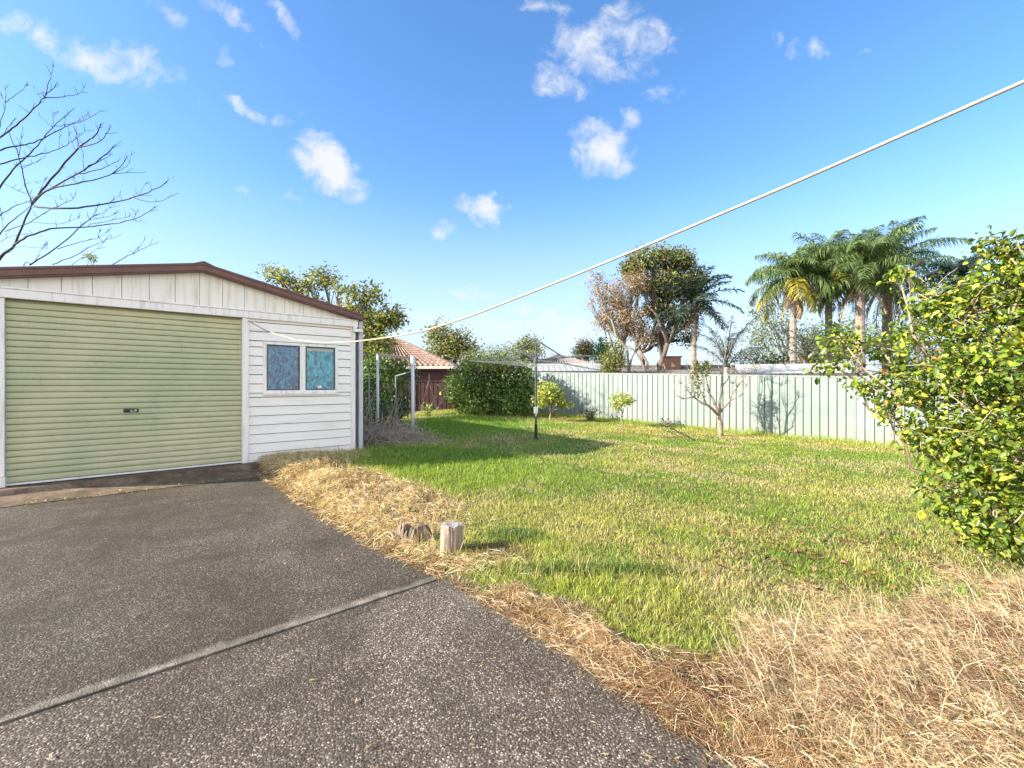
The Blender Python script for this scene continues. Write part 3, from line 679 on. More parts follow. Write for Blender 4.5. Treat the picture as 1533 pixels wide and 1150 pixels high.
for ln in L[1:]:
    for k in range(14):
        i = rng.integers(1, len(ln)); a_ = ln[i]; p_ = np.array(W(a_[0], a_[1], Ys + a_[3])) - base0
        q_ = p_ + np.array([rng.normal(0, .18), rng.normal(0, .18), abs(rng.normal(.16, .14))]); limb(b, p_, q_, .005, .002, 3, .3, 4)
b.build('trunk', M_barkl, root, True)
foliage('crown', [B(1047, 552, Ys, 12, 10), B(1040, 572, Ys, 8, 10), B(1060, 548, Ys, 10, 6), B(1046, 590, Ys, 6, 8)], 70, 9, .05, .075, [(.17, .19, .06), (.28, .26, .08), (.09, .12, .04)], [2, 1, 2], root, m=M_leafg)

# multi-stemmed twiggy tree + olive tree beyond the fence
YT = 27
bl = [B(892, 425, YT, 13, 16), B(922, 442, YT, 26, 22), B(950, 422, YT, 22, 18), B(938, 478, YT, 30, 22), B(962, 500, YT, 20, 18), B(903, 475, YT, 17, 18), B(885, 455, YT, 8, 10)]
tree('twiggy_tree', 'half bare reddish brown twiggy tree with many stems behind the fence', 'tree', (W(950, 575, YT)[0], YT, 0), bl, .13, 560, 14, .17, .12, [(.36, .23, .16), (.46, .30, .22), (.25, .21, .09)], [3, 2, 3], bark=M_barkl, twigs=460, fork=.3, stems=4)
YT = 28
bl = [B(972, 388, YT, 28, 14), B(1012, 390, YT, 24, 17), B(1036, 420, YT, 19, 20), B(1000, 428, YT, 30, 20), B(950, 396, YT, 18, 11), B(1046, 452, YT, 12, 11), B(985, 462, YT, 26, 13), B(1018, 478, YT, 20, 12), B(968, 425, YT, 22, 14), B(990, 505, YT, 15, 9), B(1028, 505, YT, 10, 9), B(938, 405, YT, 9, 7)]
tree('olive_tree', 'tall dense dark olive green tree behind the reddish twiggy one', 'tree', (W(968, 575, YT)[0], YT, 0), bl, .17, 900, 20, .20, .19, OLIVE + [(.07, .09, .04), (.22, .15, .09)], [3, 2, 3, 1, 2, 1.4], bark=M_bark, twigs=260, fork=.5, stems=3, aspect=.4)
bl = [B(917, 540, 25, 16, 16), B(922, 520, 25, 10, 10), B(912, 552, 25, 12, 8)]
tree('yellow_bush', 'yellow green bush over the fence at foot of the twiggy tree', 'shrub', (W(917, 575, 25)[0], 25, 0), bl, .06, 150, 14, .2, .13, [(.22, .22, .05), (.12, .14, .035)], [1, 1], twigs=20)
# grey green trees between palms
bl = [B(1145, 470, 36, 22, 20), B(1160, 500, 36, 22, 20), B(1135, 505, 36, 18, 20), B(1175, 480, 36, 14, 18), B(1150, 535, 36, 30, 16), B(1210, 505, 36, 24, 22), B(1240, 515, 36, 30, 26), B(1275, 500, 36, 26, 26), B(1305, 515, 36, 26, 26), B(1345, 505, 36, 26, 30), B(1390, 500, 36, 30, 36), B(1260, 535, 36, 30, 16)]
tree('grey_green_tree', 'loose grey green tree standing between the palms', 'tree', (W(1160, 575, 36)[0], 36, 0), bl, .2, 800, 15, .34, .18, [(.19, .25, .13), (.30, .34, .20), (.12, .16, .09)], [2, 2, 2], bark=M_barkl, twigs=160)
bl = [B(1120, 538, 30, 20, 12), B(1150, 545, 30, 22, 12), B(1180, 545, 30, 20, 12), B(1215, 545, 28, 22, 12), B(1370, 548, 28, 40, 14), B(1430, 540, 28, 40, 20), B(1500, 540, 28, 40, 20)]
tree('dark_hedge', 'low dark green hedge line behind fence under the palms', 'hedge', (W(1180, 575, 30)[0], 30, 0), bl, .1, 420, 16, .25, .15, GREEN, [3, 1, .3, 3], twigs=40)

# ------------------------------------------------------------------ palms
def frond_mesh(az, el0, Lf, droop, nl, ll, lw, cols, hang=.55, tw=0., seg=16):
    s_ = np.linspace(0, 1, seg+1); el = el0 - droop*s_**1.25
    dx = np.cumsum(np.concatenate([[0], np.cos(el[:-1])]))*Lf/seg; dz = np.cumsum(np.concatenate([[0], np.sin(el[:-1])]))*Lf/seg
    az2 = az + tw*s_**2
    pts = np.stack([dx*np.cos(az2), dx*np.sin(az2), dz], 1)
    V = []; Lp = []; S = []; cnt = 0; col = []
    # rachis as a 3-sided tapered bar
    rr = (.026*(1-s_) + .005)
    side = np.stack([-np.sin(az2), np.cos(az2), 0*az2], 1)
    ring = np.stack([pts + side*rr[:, None], pts - side*rr[:, None], pts - np.array([0, 0, 1])*rr[:, None]*1.2], 1).reshape(-1, 3)
    i = np.arange(seg)[:, None]*3; f = []
    for k in range(3): f.append(np.concatenate([i+k, i+(k+1) % 3, i+3+(k+1) % 3, i+3+k], 1))
    f = np.concatenate(f, 0); V.append(ring); Lp.append(f.ravel()); S.append(np.arange(len(f))*4); nl0 = len(f)*4; nv = len(ring)
    col.append(np.tile(np.array(cols[0])*1.2, (len(ring), 1)))
    t = np.repeat(np.linspace(.12, .99, nl), 2); sg = np.tile([1., -1.], nl); n = len(t)
    P = np.stack([np.interp(t, s_, pts[:, k]) for k in range(3)], 1)
    e = np.interp(t, s_, el); a = np.interp(t, s_, az2)
    T = np.stack([np.cos(e)*np.cos(a), np.cos(e)*np.sin(a), np.sin(e)], 1); Sd = np.stack([-np.sin(a), np.cos(a), 0*a], 1)*sg[:, None]
    U = np.cross(T, Sd*sg[:, None])
    plm = rng.uniform(-.5, .7, (n, 1))
    D = nrmz(T*.55 + Sd*.9 + U*plm*.7 + rng.normal(size=(n, 3))*.10)
    ln = ll*(np.sin(np.pi*np.clip(t*.9+.08, 0, 1))**.6)*(1+rng.normal(0, .1, n)); ln = ln[:, None]
    g = np.array([0, 0, -1.])
    p1 = P + D*ln*.45 + g*ln*.10*hang; D2 = nrmz(D*(1-hang*.75) + g*hang*1.25); p2 = p1 + D2*ln*.55
    wd = nrmz(np.cross(D, g + rng.normal(size=(n, 3))*.4))*lw*.5
    v = np.stack([P-wd*.7, P+wd*.7, p1-wd, p1+wd, p2], 1).reshape(-1, 3); o_ = nv + np.arange(n)[:, None]*5
    Lp.append((np.array([0, 1, 3, 2, 2, 3, 4])[None] + o_).ravel()); S.append((np.array([0, 4])[None] + nl0 + np.arange(n)[:, None]*7).ravel()); V.append(v)
    col.append(np.repeat(palette(n, cols, [1]*len(cols), .15)*(1+rng.normal(0, .12)), 5, 0))
    return raw_mesh('frond', np.concatenate(V), np.concatenate(Lp), np.concatenate(S), np.concatenate(col))
PG = [(.13, .19, .07), (.22, .28, .10), (.085, .14, .055)]; PD = [(.04, .06, .05), (.08, .11, .08)]; PB = [(.48, .31, .16), (.58, .42, .24), (.32, .2, .11)]; PY = [(.55, .45, .08), (.36, .36, .08)]
def palm(label, px, cy, Y, tr, nf, Lf, cols, hang=.6, dead=0, deadlen=1.6, lean=(0, 0), droop=1.9, up=1.4, lw=.045, nl=60, ll=.85, yel=0, name='palm_tree', boots=True, lo=-.45):
    cx, _, cz = W(px, cy, Y); root = empty(name, (cx+lean[0], Y, 0), 0, label, 'palm')
    b = MB(); pts = []; rad = []; n = 40
    for i in range(n+1):
        t = i/n; w_ = tr*(1.15 - .3*t) + (.012 if i % 2 else 0)
        pts.append((-lean[0]*t, .0, cz*t)); rad.append(w_)
    b.tube(pts, rad, 10); b.build('trunk', M_palmt, root)
    top = (-lean[0], 0, cz)
    if boots:
        b = MB()
        for i in range(34):
            an = i*2.4; z = cz - 1.1*rng.random(); r_ = tr*1.0
            b.tube([(top[0]+math.cos(an)*r_*.8, math.sin(an)*r_*.8, z), (top[0]+math.cos(an)*(r_+.13), math.sin(an)*(r_+.13), z+.16), (top[0]+math.cos(an)*(r_+.20), math.sin(an)*(r_+.20), z+.36)], [.05, .035, .012], 4)
        b.build('leaf_base', M_bark, root)
    for i in range(nf):
        q = i/(nf-1) if nf > 1 else 0; el = up - (up-lo)*q**1.25 + rng.normal(0, .10); az = i*2.39996 + rng.normal(0, .2)
        c = cols if not (yel and q > 1-yel) else PY
        me = frond_mesh(az, el, Lf*(1+rng.normal(0, .08))*(.8+.2*math.sin(q*3.1)), droop*(1-.45*max(0, q-.3))*(1+rng.normal(0, .1)), nl, ll, lw, c, hang, rng.normal(0, .2))
        o = link('frond', me, M_frond, root); o.location = (top[0], 0, top[2]+.1*(1-q))
    for i in range(dead):
        me = frond_mesh(i*2.4+.4, -.9 + rng.normal(0, .15), deadlen*(1+rng.normal(0, .15)), .75, 26, .4, .04, PB, .9)
        o = link('dead_frond', me, M_frond, root); o.location = (top[0], 0, top[2]-.25-.5*rng.random())
    return root
palm('straight palm with smooth pale trunk and drooping crown, leftmost tall palm', 1187, 418, 24, .15, 32, 2.7, PG, .65, 5, 1.7, yel=.16, droop=1.75, lw=.042)
palm('palm with full rounded crown and yellowing lower fronds in middle of palm clump', 1240, 408, 25, .17, 38, 2.9, PG, .65, 5, 2.0, yel=.25, nl=64, droop=1.55, lw=.042, up=1.5)
palm('thick rough trunked palm with dense crown right of the middle palm', 1287, 410, 23, .21, 38, 3.1, PG, .6, 4, 1.8, boots=True, nl=66, droop=1.5, lw=.042, up=1.52)
palm('tallest palm with upright top fronds and a skirt of brown dead fronds', 1328, 404, 26, .24, 36, 3.6, [(.10, .16, .075), (.16, .23, .10), (.07, .12, .06)], .65, 22, 2.9, droop=1.35, up=1.6, lo=-.3, nl=72, ll=.85, lw=.042)
palm('palm coloured shade-dark with spiky crown close right of the olive tree', 1038, 458, 26, .15, 26, 2.9, PD, .3, 2, 1.3, droop=1.3, nl=46, ll=.55, lw=.06, up=1.5)  # dark frond colour stands in for the big tree's shade
palm('small dark palm with long arching upright fronds behind forked bare tree', 1087, 550, 17, .10, 12, 2.2, PD, .55, 0, droop=1.15, up=1.45, lo=.75, nl=40, ll=.34, lw=.025, boots=False)
palm('short palm with stiff grey upright fronds between the tall palm trunks', 1207, 538, 22, .16, 15, 1.9, [(.16, .18, .12), (.22, .22, .15), (.07, .09, .05)], .3, 2, 1.0, droop=.8, up=1.45, lo=.1, nl=36, ll=.4, lw=.035)
palm('palm at far right mostly hidden by the leafy shrub, arching frond showing', 1440, 425, 22, .18, 16, 2.4, [(.04, .07, .05), (.06, .10, .07)], .5, 3, 1.6, droop=1.6)
# dark strelitzia leaves peeking above the shrub
root = empty('bird_of_paradise', gb(1380, 13.2), 0, 'bird of paradise plant whose two dark pointed leaves poke above the shrub', 'plant')
bo = np.array(root.location); b = MB(); b2 = MB()
for (tipx, tipy, mx, my, w_) in ((1386, 384, 1362, 405, .075), (1368, 384, 1358, 398, .03), (1410, 402, 1380, 415, .05)):
    p0 = np.array([0, 0, 0.]); pm = np.array(W(mx, my, 13.2)) - bo; pt = np.array(W(tipx, tipy, 13.2)) - bo
    b.tube([p0, pm*.5 + [0.05, 0, .2], pm], [.04, .03, .015], 6)
    n = 8
    for i in range(n+1):
        t = i/n; c = pm*(1-t) + pt*t; ww = w_*math.sin(math.pi*min(.98, t*.85+.12)); sd = np.array([.5, .1, -.6]); k = len(b2.v)
        b2.v += [tuple(c - sd*ww), tuple(c + [0, -.02, -.01]), tuple(c + sd*ww)]
        if i: b2.f += [(k-3, k-2, k+1, k), (k-2, k-1, k+2, k+1)]
b.build('stem', M_bark, root); b2.build('leaf', simple('purple_black_leaf', (.05, .045, .06), (.03, .03, .04), 4, .4), root, True)

# ------------------------------------------------------------------ bare tree behind the shed, left
def c1(p): return (p[0]/3.193, 60 + p[1]/3.193)
BR = [
 ([(-110, 1400), (-60, 1150), (0, 1040), (70, 970), (150, 785)], 15),
 ([(150, 785), (215, 700), (375, 515), (450, 460), (482, 400)], 8), ([(375, 515), (480, 480), (530, 405)], 4), ([(375, 515), (360, 415)], 2.5), ([(360, 530), (325, 445)], 2),
 ([(150, 785), (190, 740), (400, 620), (500, 550), (552, 500)], 7), ([(400, 620), (480, 575), (540, 545)], 3), ([(400, 625), (395, 535)], 2), ([(380, 640), (500, 610), (565, 580)], 3),
 ([(160, 775), (240, 712), (400, 680), (540, 635), (612, 555)], 6), ([(530, 640), (700, 630)], 2.5), ([(540, 635), (600, 605), (625, 550)], 2.2),
 ([(165, 797), (330, 805), (520, 780), (660, 745), (760, 700), (805, 665)], 6.5), ([(640, 755), (740, 775), (820, 745)], 3), ([(660, 745), (690, 690)], 1.6), ([(520, 780), (570, 745)], 2),
 ([(70, 975), (150, 930), (270, 900), (450, 890), (640, 855), (740, 795)], 6.5), ([(620, 860), (700, 875)], 2), ([(630, 855), (660, 805)], 1.8), ([(430, 880), (600, 850), (630, 830)], 2),
 ([(140, 1075), (260, 1000), (400, 880), (440, 845), (475, 775)], 4.5), ([(440, 845), (500, 820), (550, 780)], 2), ([(440, 855), (530, 840), (560, 815)], 2),
 ([(270, 1000), (400, 960), (470, 945), (520, 910)], 2.6), ([(470, 945), (480, 900)], 1.6), ([(250, 1075), (380, 1020), (450, 980), (580, 930)], 3.4), ([(340, 1075), (430, 1020), (500, 965)], 2),
 ([(540, 1070), (635, 1020), (755, 965)], 3), ([(635, 1020), (690, 955)], 2), ([(110, 1080), (125, 1060), (160, 1068), (205, 985)], 2.4),
 ([(150, 785), (120, 690), (90, 560), (30, 420)], 5), ([(90, 560), (108, 410)], 2.2), ([(120, 735), (20, 690)], 2), ([(-40, 760), (20, 670), (90, 590), (180, 505), (250, 415), (355, 325)], 6),
 ([(250, 415), (185, 360)], 1.8), ([(255, 405), (250, 340)], 1.6), ([(-20, 530), (60, 510), (160, 490), (260, 440), (320, 410), (400, 385), (475, 340)], 5), ([(260, 412), (340, 400), (405, 365)], 2.2),
 ([(-20, 600), (100, 565), (200, 545), (290, 515), (350, 480), (405, 435)], 4.5), ([(280, 515), (283, 440)], 1.6), ([(110, 605), (180, 580), (210, 555)], 2.2),
 ([(-20, 480), (60, 420), (140, 350), (210, 275), (275, 200)], 5.5), ([(210, 278), (300, 270), (370, 260), (400, 228)], 3), ([(215, 260), (240, 180), (254, 120)], 2.6), ([(195, 280), (160, 232)], 1.6), ([(0, 470), (40, 410), (75, 375)], 2),
 ([(-10, 430), (25, 300), (20, 210)], 2.6), ([(25, 295), (85, 255), (122, 218)], 2.6), ([(25, 300), (0, 250)], 2), ([(-20, 850), (80, 790), (160, 770)], 4), ([(-20, 950), (60, 860), (150, 790)], 5), ([(20, 915), (140, 870), (230, 815), (330, 770), (360, 740)], 3.2),
 ([(220, 740), (300, 765)], 1.6), ([(150, 870), (280, 880), (380, 850)], 2), ([(0, 800), (10, 900)], 2.5), ([(180, 740), (215, 660)], 1.8), ([(160, 760), (120, 700)], 1.5), ([(350, 410), (380, 515)], 1.8), ([(60, 990), (150, 990), (230, 1000)], 1.8), ([(-20, 970), (80, 930), (200, 940)], 2), ([(310, 415), (306, 370)], 1.3)]
YB = 13.0; base = np.array([(-12.0/YB*YB - 4.5), YB, 0.])
root = empty('bare_tree', (-16.6, YB, 0), 0, 'leafless dark branched tree reaching up behind the left of shed roof', 'tree')
b = MB(); rt = np.array([-16.6, YB, 0.])
def bpt(p, dy): px, py = c1(p); return np.array(W(px, py, YB+dy)) - rt
b.tube([(0, 0, -.1), (.05, 0, 1.0), (.5, .1, 2.0), tuple(bpt((-110, 1400), 0))], [.26, .21, .18, .13], 10)
for ln, w_ in BR:
    d0 = 0 if ln[0][0] < 200 and len(ln) > 4 else None
    h = (hash((int(ln[0][0]), int(ln[0][1]))) % 97)/97.0
    dy0 = .9*math.sin(ln[0][0]*.013 + ln[0][1]*.009); pts = []; rad = []; m_ = len(ln)
    for i, p in enumerate(ln):
        dy = .9*math.sin(p[0]*.013 + p[1]*.009)
        pts.append(bpt(p, dy)); 
    P2 = []; R2 = []; k_ = 5; r0 = w_*.0085*.50
    A_ = [pts[0]] + pts + [pts[-1]]
    for i in range(m_-1):
        for k in range(k_):
            t = k/k_; p0_, p1_, p2_, p3_ = A_[i], A_[i+1], A_[i+2], A_[i+3]
            q = .5*((2*p1_) + (-p0_+p2_)*t + (2*p0_-5*p1_+4*p2_-p3_)*t*t + (-p0_+3*p1_-3*p2_+p3_)*t**3)
            P2.append(q + rng.normal(size=3)*.008); s_ = (i*k_+k)/((m_-1)*k_); R2.append(r0*(1-.72*s_))
    P2.append(pts[-1]); R2.append(max(.005, r0*.24)); b.tube(P2, R2, 6)
    for k in range(max(1, int(len(P2)/3))):                # spur twigs
        q = P2[rng.integers(len(P2)//3, len(P2))]; b.tube([q, q + np.array([rng.normal(.05, .08), rng.normal(0, .08), rng.uniform(.05, .2)])], [.007, .004], 4)
b.build('branches', simple('deep_dark_bark', (.055, .042, .045), (.03, .025, .028), 9, .9), root, True)  # very dark bark colour throughout
foliage('seed_cluster', [(*(bpt((340, 640), 0)+rt), .25, .2, .2), (*(bpt((480, 335), 0)+rt), .08, .08, .08), (*(bpt((810, 665), 0)+rt), .08, .08, .08), (*(bpt((200, 690), 0)+rt), .2, .2, .15)], 26, 3, .03, .05, [(.3, .25, .15), (.1, .08, .06)], [1, 2], root)
bl = [B(137, 386, 15, 9, 5)]
tree('sapling_tip', 'tiny pale green shrub tip poking above the shed roof below the bare branches', 'shrub', (W(137, 575, 15)[0], 15, 0), bl, .03, 22, 8, .05, .07, [(.25, .28, .10)], [1], twigs=14)

# ------------------------------------------------------------------ clothes hoist
HX, HY, HZ = .575, 10.9, 0
hg = float(ground(HX, HY)); root = empty('clothes_hoist', (HX, HY, hg), 0, 'rotary clothes hoist with thin steel pole and four line arms on lawn', 'clothes hoist')
def rel(px, py, Y): p = W(px, py, Y); return (p[0]-HX, p[1]-HY, p[2]-hg)
hub = rel(802, 539, HY); topp = rel(801, 508, HY)
b = MB(); b.tube([(0, 0, -.05), (0, 0, hub[2])], .026, 12); b.build('pole', M_hoist, root)
b = MB(); b.tube([(0, 0, .0), (0, 0, .36)], .036, 12); b.tube([(0,0,.0),(0,0,.03)], .07, 12); b.build('base_sleeve', M_black, root)
b = MB(); b.tube([hub, topp], .019, 10); b.build('mast', M_hoist, root)
b = MB(); b.tube([(hub[0], hub[1], hub[2]-.06), (hub[0], hub[1], hub[2]+.06)], .05, 12); b.build('hub', M_hoist, root)
b = MB(); b.box(-.05, .05, -.05, .04, .62, .78); cb = b.build('crank_box', M_steel, root, bevel=.01); b = MB(); b.tube([(0, -.05, .7), (0, -.13, .7), (0, -.13, .58)], .01, 6); b.build('crank_handle', M_steel, cb)
ends = [rel(702, 540, 11.4), rel(768, 523, 12.4), rel(893, 533, 10.6), rel(900, 555, 9.5)]
for e in ends:
    b = MB(); m_ = tuple((a+c)/2 + (.02 if i == 2 else 0) for i, (a, c) in enumerate(zip(hub, e))); b.tube([hub, m_, e], [.017, .015, .013], 8); b.build('arm', M_hoist, root)
for e, f in ((ends[2], .48), (ends[1], .8), (ends[0], .5), (ends[3], .5)):
    q = tuple(h + (c-h)*f for h, c in zip(hub, e)); b = MB(); b.tube([topp, q], 0.007 if e in (ends[0], ends[3]) else .015, 6); b.build('strut', M_hoist, root)
order = [ends[0], ends[1], ends[2], ends[3]]
for f in (1., .88, .76, .64, .5):
    b = MB()
    for i in range(4):
        p = [h + (c-h)*f for h, c in zip(hub, order[i])]; q = [h + (c-h)*f for h, c in zip(hub, order[(i+1) % 4])]
        m_ = [(a+c)/2 for a, c in zip(p, q)]; m_[2] -= .03; b.tube([p, m_, q], .0032, 4)
    b.build('wire_line', M_wire, root)

# ------------------------------------------------------------------ old metal frame by the shed
root = empty('metal_frame', gb(592, 11), 0, 'old white pipe frame standing in weeds beside shed corner', 'frame')
ro = np.array(root.location)
P1 = np.array([*gb(565, 11.4)]); P2_ = np.array([*gb(617.5, 10.6)]); t1 = np.array(W(565, 531, 11.4)); t2 = np.array(W(617.5, 537, 10.6))
M_pipe = paint('white_pipe_paint', (.72, .74, .76), (.42, .38, .36), True, .36, .5, .62)
for p, t, r_ in ((P1, t1, .034), (P2_, t2, .040)):
    b = MB(); b.tube([p-ro-[0, 0, .1], t-ro], r_, 12); b.build('post', M_pipe, root, True)
b = MB(); b.tube([t1-ro+[-.15, .1, .03], t2-ro+[.02, -.02, .02]], .022, 8); b.tube([t1-ro+[-.1, .5, 0], t2-ro+[.0, .5, .0]], .018, 8); b.build('top_rail', M_barkd, root)
b = MB(); b.tube([t2-ro+[0, 0, -.16], t2-ro+[.0, 0, .06]], .055, 10); b.build('clamp', M_pipe, root)
B1 = np.array([*gb(552, 13.3)]); B2 = np.array([*gb(592, 13.6)]); u1 = np.array(W(552, 560, 13.3)); u2 = np.array(W(592, 563, 13.6))
M_gp = simple('grey_pipe', (.30, .34, .35), (.2, .22, .22), 8, .5)
for p, t in ((B1, u1), (B2, u2)):
    b = MB(); b.tube([p-ro-[0, 0, .1], t-ro], .022, 8); b.build('post', M_gp, root)
b = MB(); b.tube([u2-ro, np.array(W(617.5, 556, 10.65))-ro], .018, 8); b.tube([B1-ro+[.25, -1.5, 0], np.array(W(570, 560, 11.5))-ro], .016, 8); b.build('side_rail', M_gp, root)
# tangle of dry vine stems
root = empty('vine_tangle', gb(588, 10.0), 0, 'heap of dry grey brown vine stems around the foot of white metal posts', 'dead vines')
ro = np.array(root.location); b = MB()
for i in range(620):
    a = rng.uniform(0, 6.28); r_ = math.sqrt(rng.random()); p = np.array([(r_*math.cos(a))*.95 - .05, r_*math.sin(a)*.75, 0]); hh = .46*(1-r_**1.6)+.06
    p[2] = rng.uniform(0, hh) - .02; d = rng.normal(size=3)*[1, 1, .45]; d /= np.linalg.norm(d); l_ = rng.uniform(.15, .5); k = rng.normal(size=3)*.12
    b.tube([p, p+d*l_*.5+k*.6, p+d*l_+k+[0, 0, -.04]], [.006, .0045, .0025], 4, False)
for i in range(46):
    a = rng.uniform(0, 6.28); r_ = rng.random()*.9; p = np.array([r_*math.cos(a)*.9 - .25, r_*math.sin(a)*.6, 0]); q = p + [rng.normal(0, .15), rng.normal(0, .15), rng.uniform(.5, 1.15)]
    limb(b, p, q, .006, .002, 5, .25, 4)
b.build('stems', simple('dry_vine', (.52, .41, .34), (.30, .23, .19), 7, .9), root)
b = MB()                                                     # leaning canes before the maroon fence
root = empty('dead_canes', gb(655, 17.6), 0, 'thin pale leaning dead canes in front of the dark maroon wall', 'dead branches'); ro = np.array(root.location)
for (a1, a2, c_, d_) in ((630, 605, 642, 560), (640, 600, 662, 572), (650, 605, 680, 565), (655, 600, 640, 570), (660, 590, 676, 560)):
    p = np.array(W(a1, min(a2+15, 622), 17.6))-ro; q = np.array(W(c_, d_, 17.6))-ro; limb(b, p, q, .016, .007, 5, .1)
b.build('cane', M_stem, root)

# ------------------------------------------------------------------ rope from the shed to beyond the frame
A0 = np.array([-4.38, 7.55]); A1 = np.array([2.45, 2.0])
prx = [369, 397, 439, 483, 527, 572, 616, 640, 700, 800, 900, 1000, 1200, 1400, 1533]
pry = [479, 495, 508.5, 513.5, 512, 506.5, 499.5, 494, 475, 436, 396, 354, 269, 181, 122]
pts = []
for t in np.linspace(0, 1.06, 120):
    p = A0 + (A1-A0)*t; px = CX + F*p[0]/p[1]
    if px <= 1533: py = np.interp(px, prx, pry)
    else: py = 122 + (px-1533)*(-.437)
    pts.append([p[0], p[1], CH + (CY-py)/F*p[1]])
pts = np.array(pts)
for _ in range(4): pts[1:-1, 2] = (pts[:-2, 2] + 2*pts[1:-1, 2] + pts[2:, 2])/4
b = MB(); b.tube([tuple(p) for p in pts], .0092, 10)
tag(b.build('clothes_rope', M_rope, None, True), 'thick cream rope slung from the shed wall up across the sky', 'rope')

# ------------------------------------------------------------------ stumps
root = empty('timber_stump', gb(676, 3.72), .3, 'upright sawn post stump with grey top at driveway edge', 'stump')
n = 40
rng2 = np.random.default_rng(5); rr = .092*(1 + .04*np.sin(np.arange(n)*.47) + rng2.normal(0, .022, n))
V = []; zs = [-.05, .05, .14, .205, .225]
for j, z in enumerate(zs):
    k = [1.08, 1.02, .99, .97, .93][j]
    for i in range(n): a = 2*math.pi*i/n; V.append((rr[i]*k*math.cos(a), rr[i]*k*math.sin(a)*.92, z + (.006*math.sin(i) if j >= 3 else 0)))
b = MB(); b.v = V; b.f = [(j*n+i, j*n+(i+1) % n, (j+1)*n+(i+1) % n, (j+1)*n+i) for j in range(len(zs)-1) for i in range(n)]; b.build('side', M_tim, root)
b = MB()
for kk, z in ((.93, .225), (.6, .229), (.25, .222)):
    for i in range(n): a = 2*math.pi*i/n; b.v.append((rr[i]*kk*math.cos(a), rr[i]*kk*math.sin(a)*.92, z + (.006*math.sin(i) if kk > .9 else 0)))
b.v.append((0, 0, .218)); b.f = [(j*n+i, j*n+(i+1) % n, (j+1)*n+(i+1) % n, (j+1)*n+i) for j in range(2) for i in range(n)] + [(2*n+i, 2*n+(i+1) % n, 3*n) for i in range(n)]
b.build('sawn_top', M_timtop, root)
root = empty('rotten_stump', gb(616, 3.98), .2, 'low broken rotten stump half buried in dry grass left of sawn one', 'stump')
b = MB(); n = 22; base_v = 0
def lump(b, cx, cy, rx, ry, h, tilt, seed):
    r2 = np.random.default_rng(seed); k0 = len(b.v); lv = [0, .35, .7, .92, 1.0]; sc = [1.1, 1, .86, .6, .2]
    for j, t in enumerate(lv):
        for i in range(n):
            a = 2*math.pi*i/n; w_ = 1 + .12*math.sin(i*1.9+seed) + r2.normal(0, .05)
            x = math.cos(a)*rx*sc[j]*w_; y = math.sin(a)*ry*sc[j]*w_; b.v.append((cx + x + tilt*t*h, cy + y, -.04 + (h+.04)*t*(1 + .25*math.cos(a+1))))
    b.f += [(k0+j*n+i, k0+j*n+(i+1) % n, k0+(j+1)*n+(i+1) % n, k0+(j+1)*n+i) for j in range(4) for i in range(n)]; b.f.append(tuple(k0+4*n+i for i in range(n)))
lump(b, .05, 0, .12, .10, .13, .1, 3); lump(b, -.05, .03, .09, .07, .12, -.05, 8); b.build('side', M_roott, root)
b = MB()
for s_ in ((-.11, .0, .19), (-.085, -.03, .16), (-.13, .03, .15), (-.02, -.06, .15), (.0, -.07, .13), (-.06, -.05, .12)): b.tube([(s_[0], s_[1], -.03), (s_[0]+.006, s_[1], s_[2]*.6), (s_[0]+.02, s_[1]-.01, s_[2])], [.024, .02, .006], 5)
b.build('splinter', M_tim, root)

p0 = np.array(gb(1003, 13.4, .10)); p1 = np.array(gb(1038, 11.4, .035))
b = MB(); limb(b, p0, p1, .022, .016, 6, .05, 8)
tag(b.build('fallen_stick', simple('dark_stick', (.05, .045, .04), (.03, .025, .02), 8, .8), None, True), 'thin dark stick lying on lawn in front of the fence left of forked tree', 'stick')
# ------------------------------------------------------------------ foreground shrub on the right
sb = [B(1520, 430, 4.2, 72, 66), B(1445, 470, 4.3, 62, 55), B(1388, 450, 4.5, 34, 30), B(1345, 415, 4.6, 22, 12), B(1365, 500, 4.4, 22, 14), B(1318, 520, 4.3, 38, 26), B(1258, 508, 4.2, 32, 20), B(1246, 545, 4.2, 26, 18), B(1292, 575, 4.2, 30, 14), B(1355, 582, 4.1, 40, 26),
      B(1430, 565, 4.0, 70, 50), B(1525, 560, 3.8, 90, 76), B(1375, 645, 3.9, 28, 24), B(1328, 612, 4.0, 28, 14), B(1440, 665, 3.7, 66, 54), B(1535, 690, 3.4, 90, 82), B(1428, 742, 3.5, 42, 46), B(1500, 785, 3.3, 56, 50), B(1440, 790, 3.35, 26, 22),
      B(1565, 385, 4.1, 60, 44), B(1497, 368, 4.2, 28, 18), B(1620, 520, 3.9, 120, 120), B(1640, 680, 3.5, 130, 120), B(1570, 815, 3.2, 70, 50)]
sbase = np.array([4.3, 4.0, float(ground(4.3, 4.0))]); root = empty('leafy_shrub', tuple(sbase), 0, 'large yellow green leafy shrub filling right edge of the yard in the foreground', 'shrub')
SC = [(.155, .235, .032), (.28, .345, .04), (.47, .47, .055), (.075, .125, .025), (.68, .58, .07), (.52, .24, .045)]
foliage('crown', [(q[0], q[1], q[2], q[3]*.93, q[4]*.93, q[5]*.9) for q in sb], 2250, 11, .046, .047, SC, [3.4, 3.4, 1.4, 3.2, .3, .1], root, m=M_leafg, shell=.42, aspect=.58, up=.55, six=True, droop=.5, jit=.2, lj=.36)
b = MB(); cl, _ = clusters(sb, 420, .5); cen = np.array([x[:3] for x in sb])
for x in cen: limb(b, np.array([rng.normal(0, .12), rng.normal(0, .12), 0]), x-sbase, .02, .007, 7, .22, 6)
for x in cl:
    j = np.argmin(np.linalg.norm(cen-x, axis=1)); limb(b, cen[j]-sbase + rng.normal(size=3)*.05, x-sbase + rng.normal(size=3)*.06, .007, .0025, 4, .25, 5)
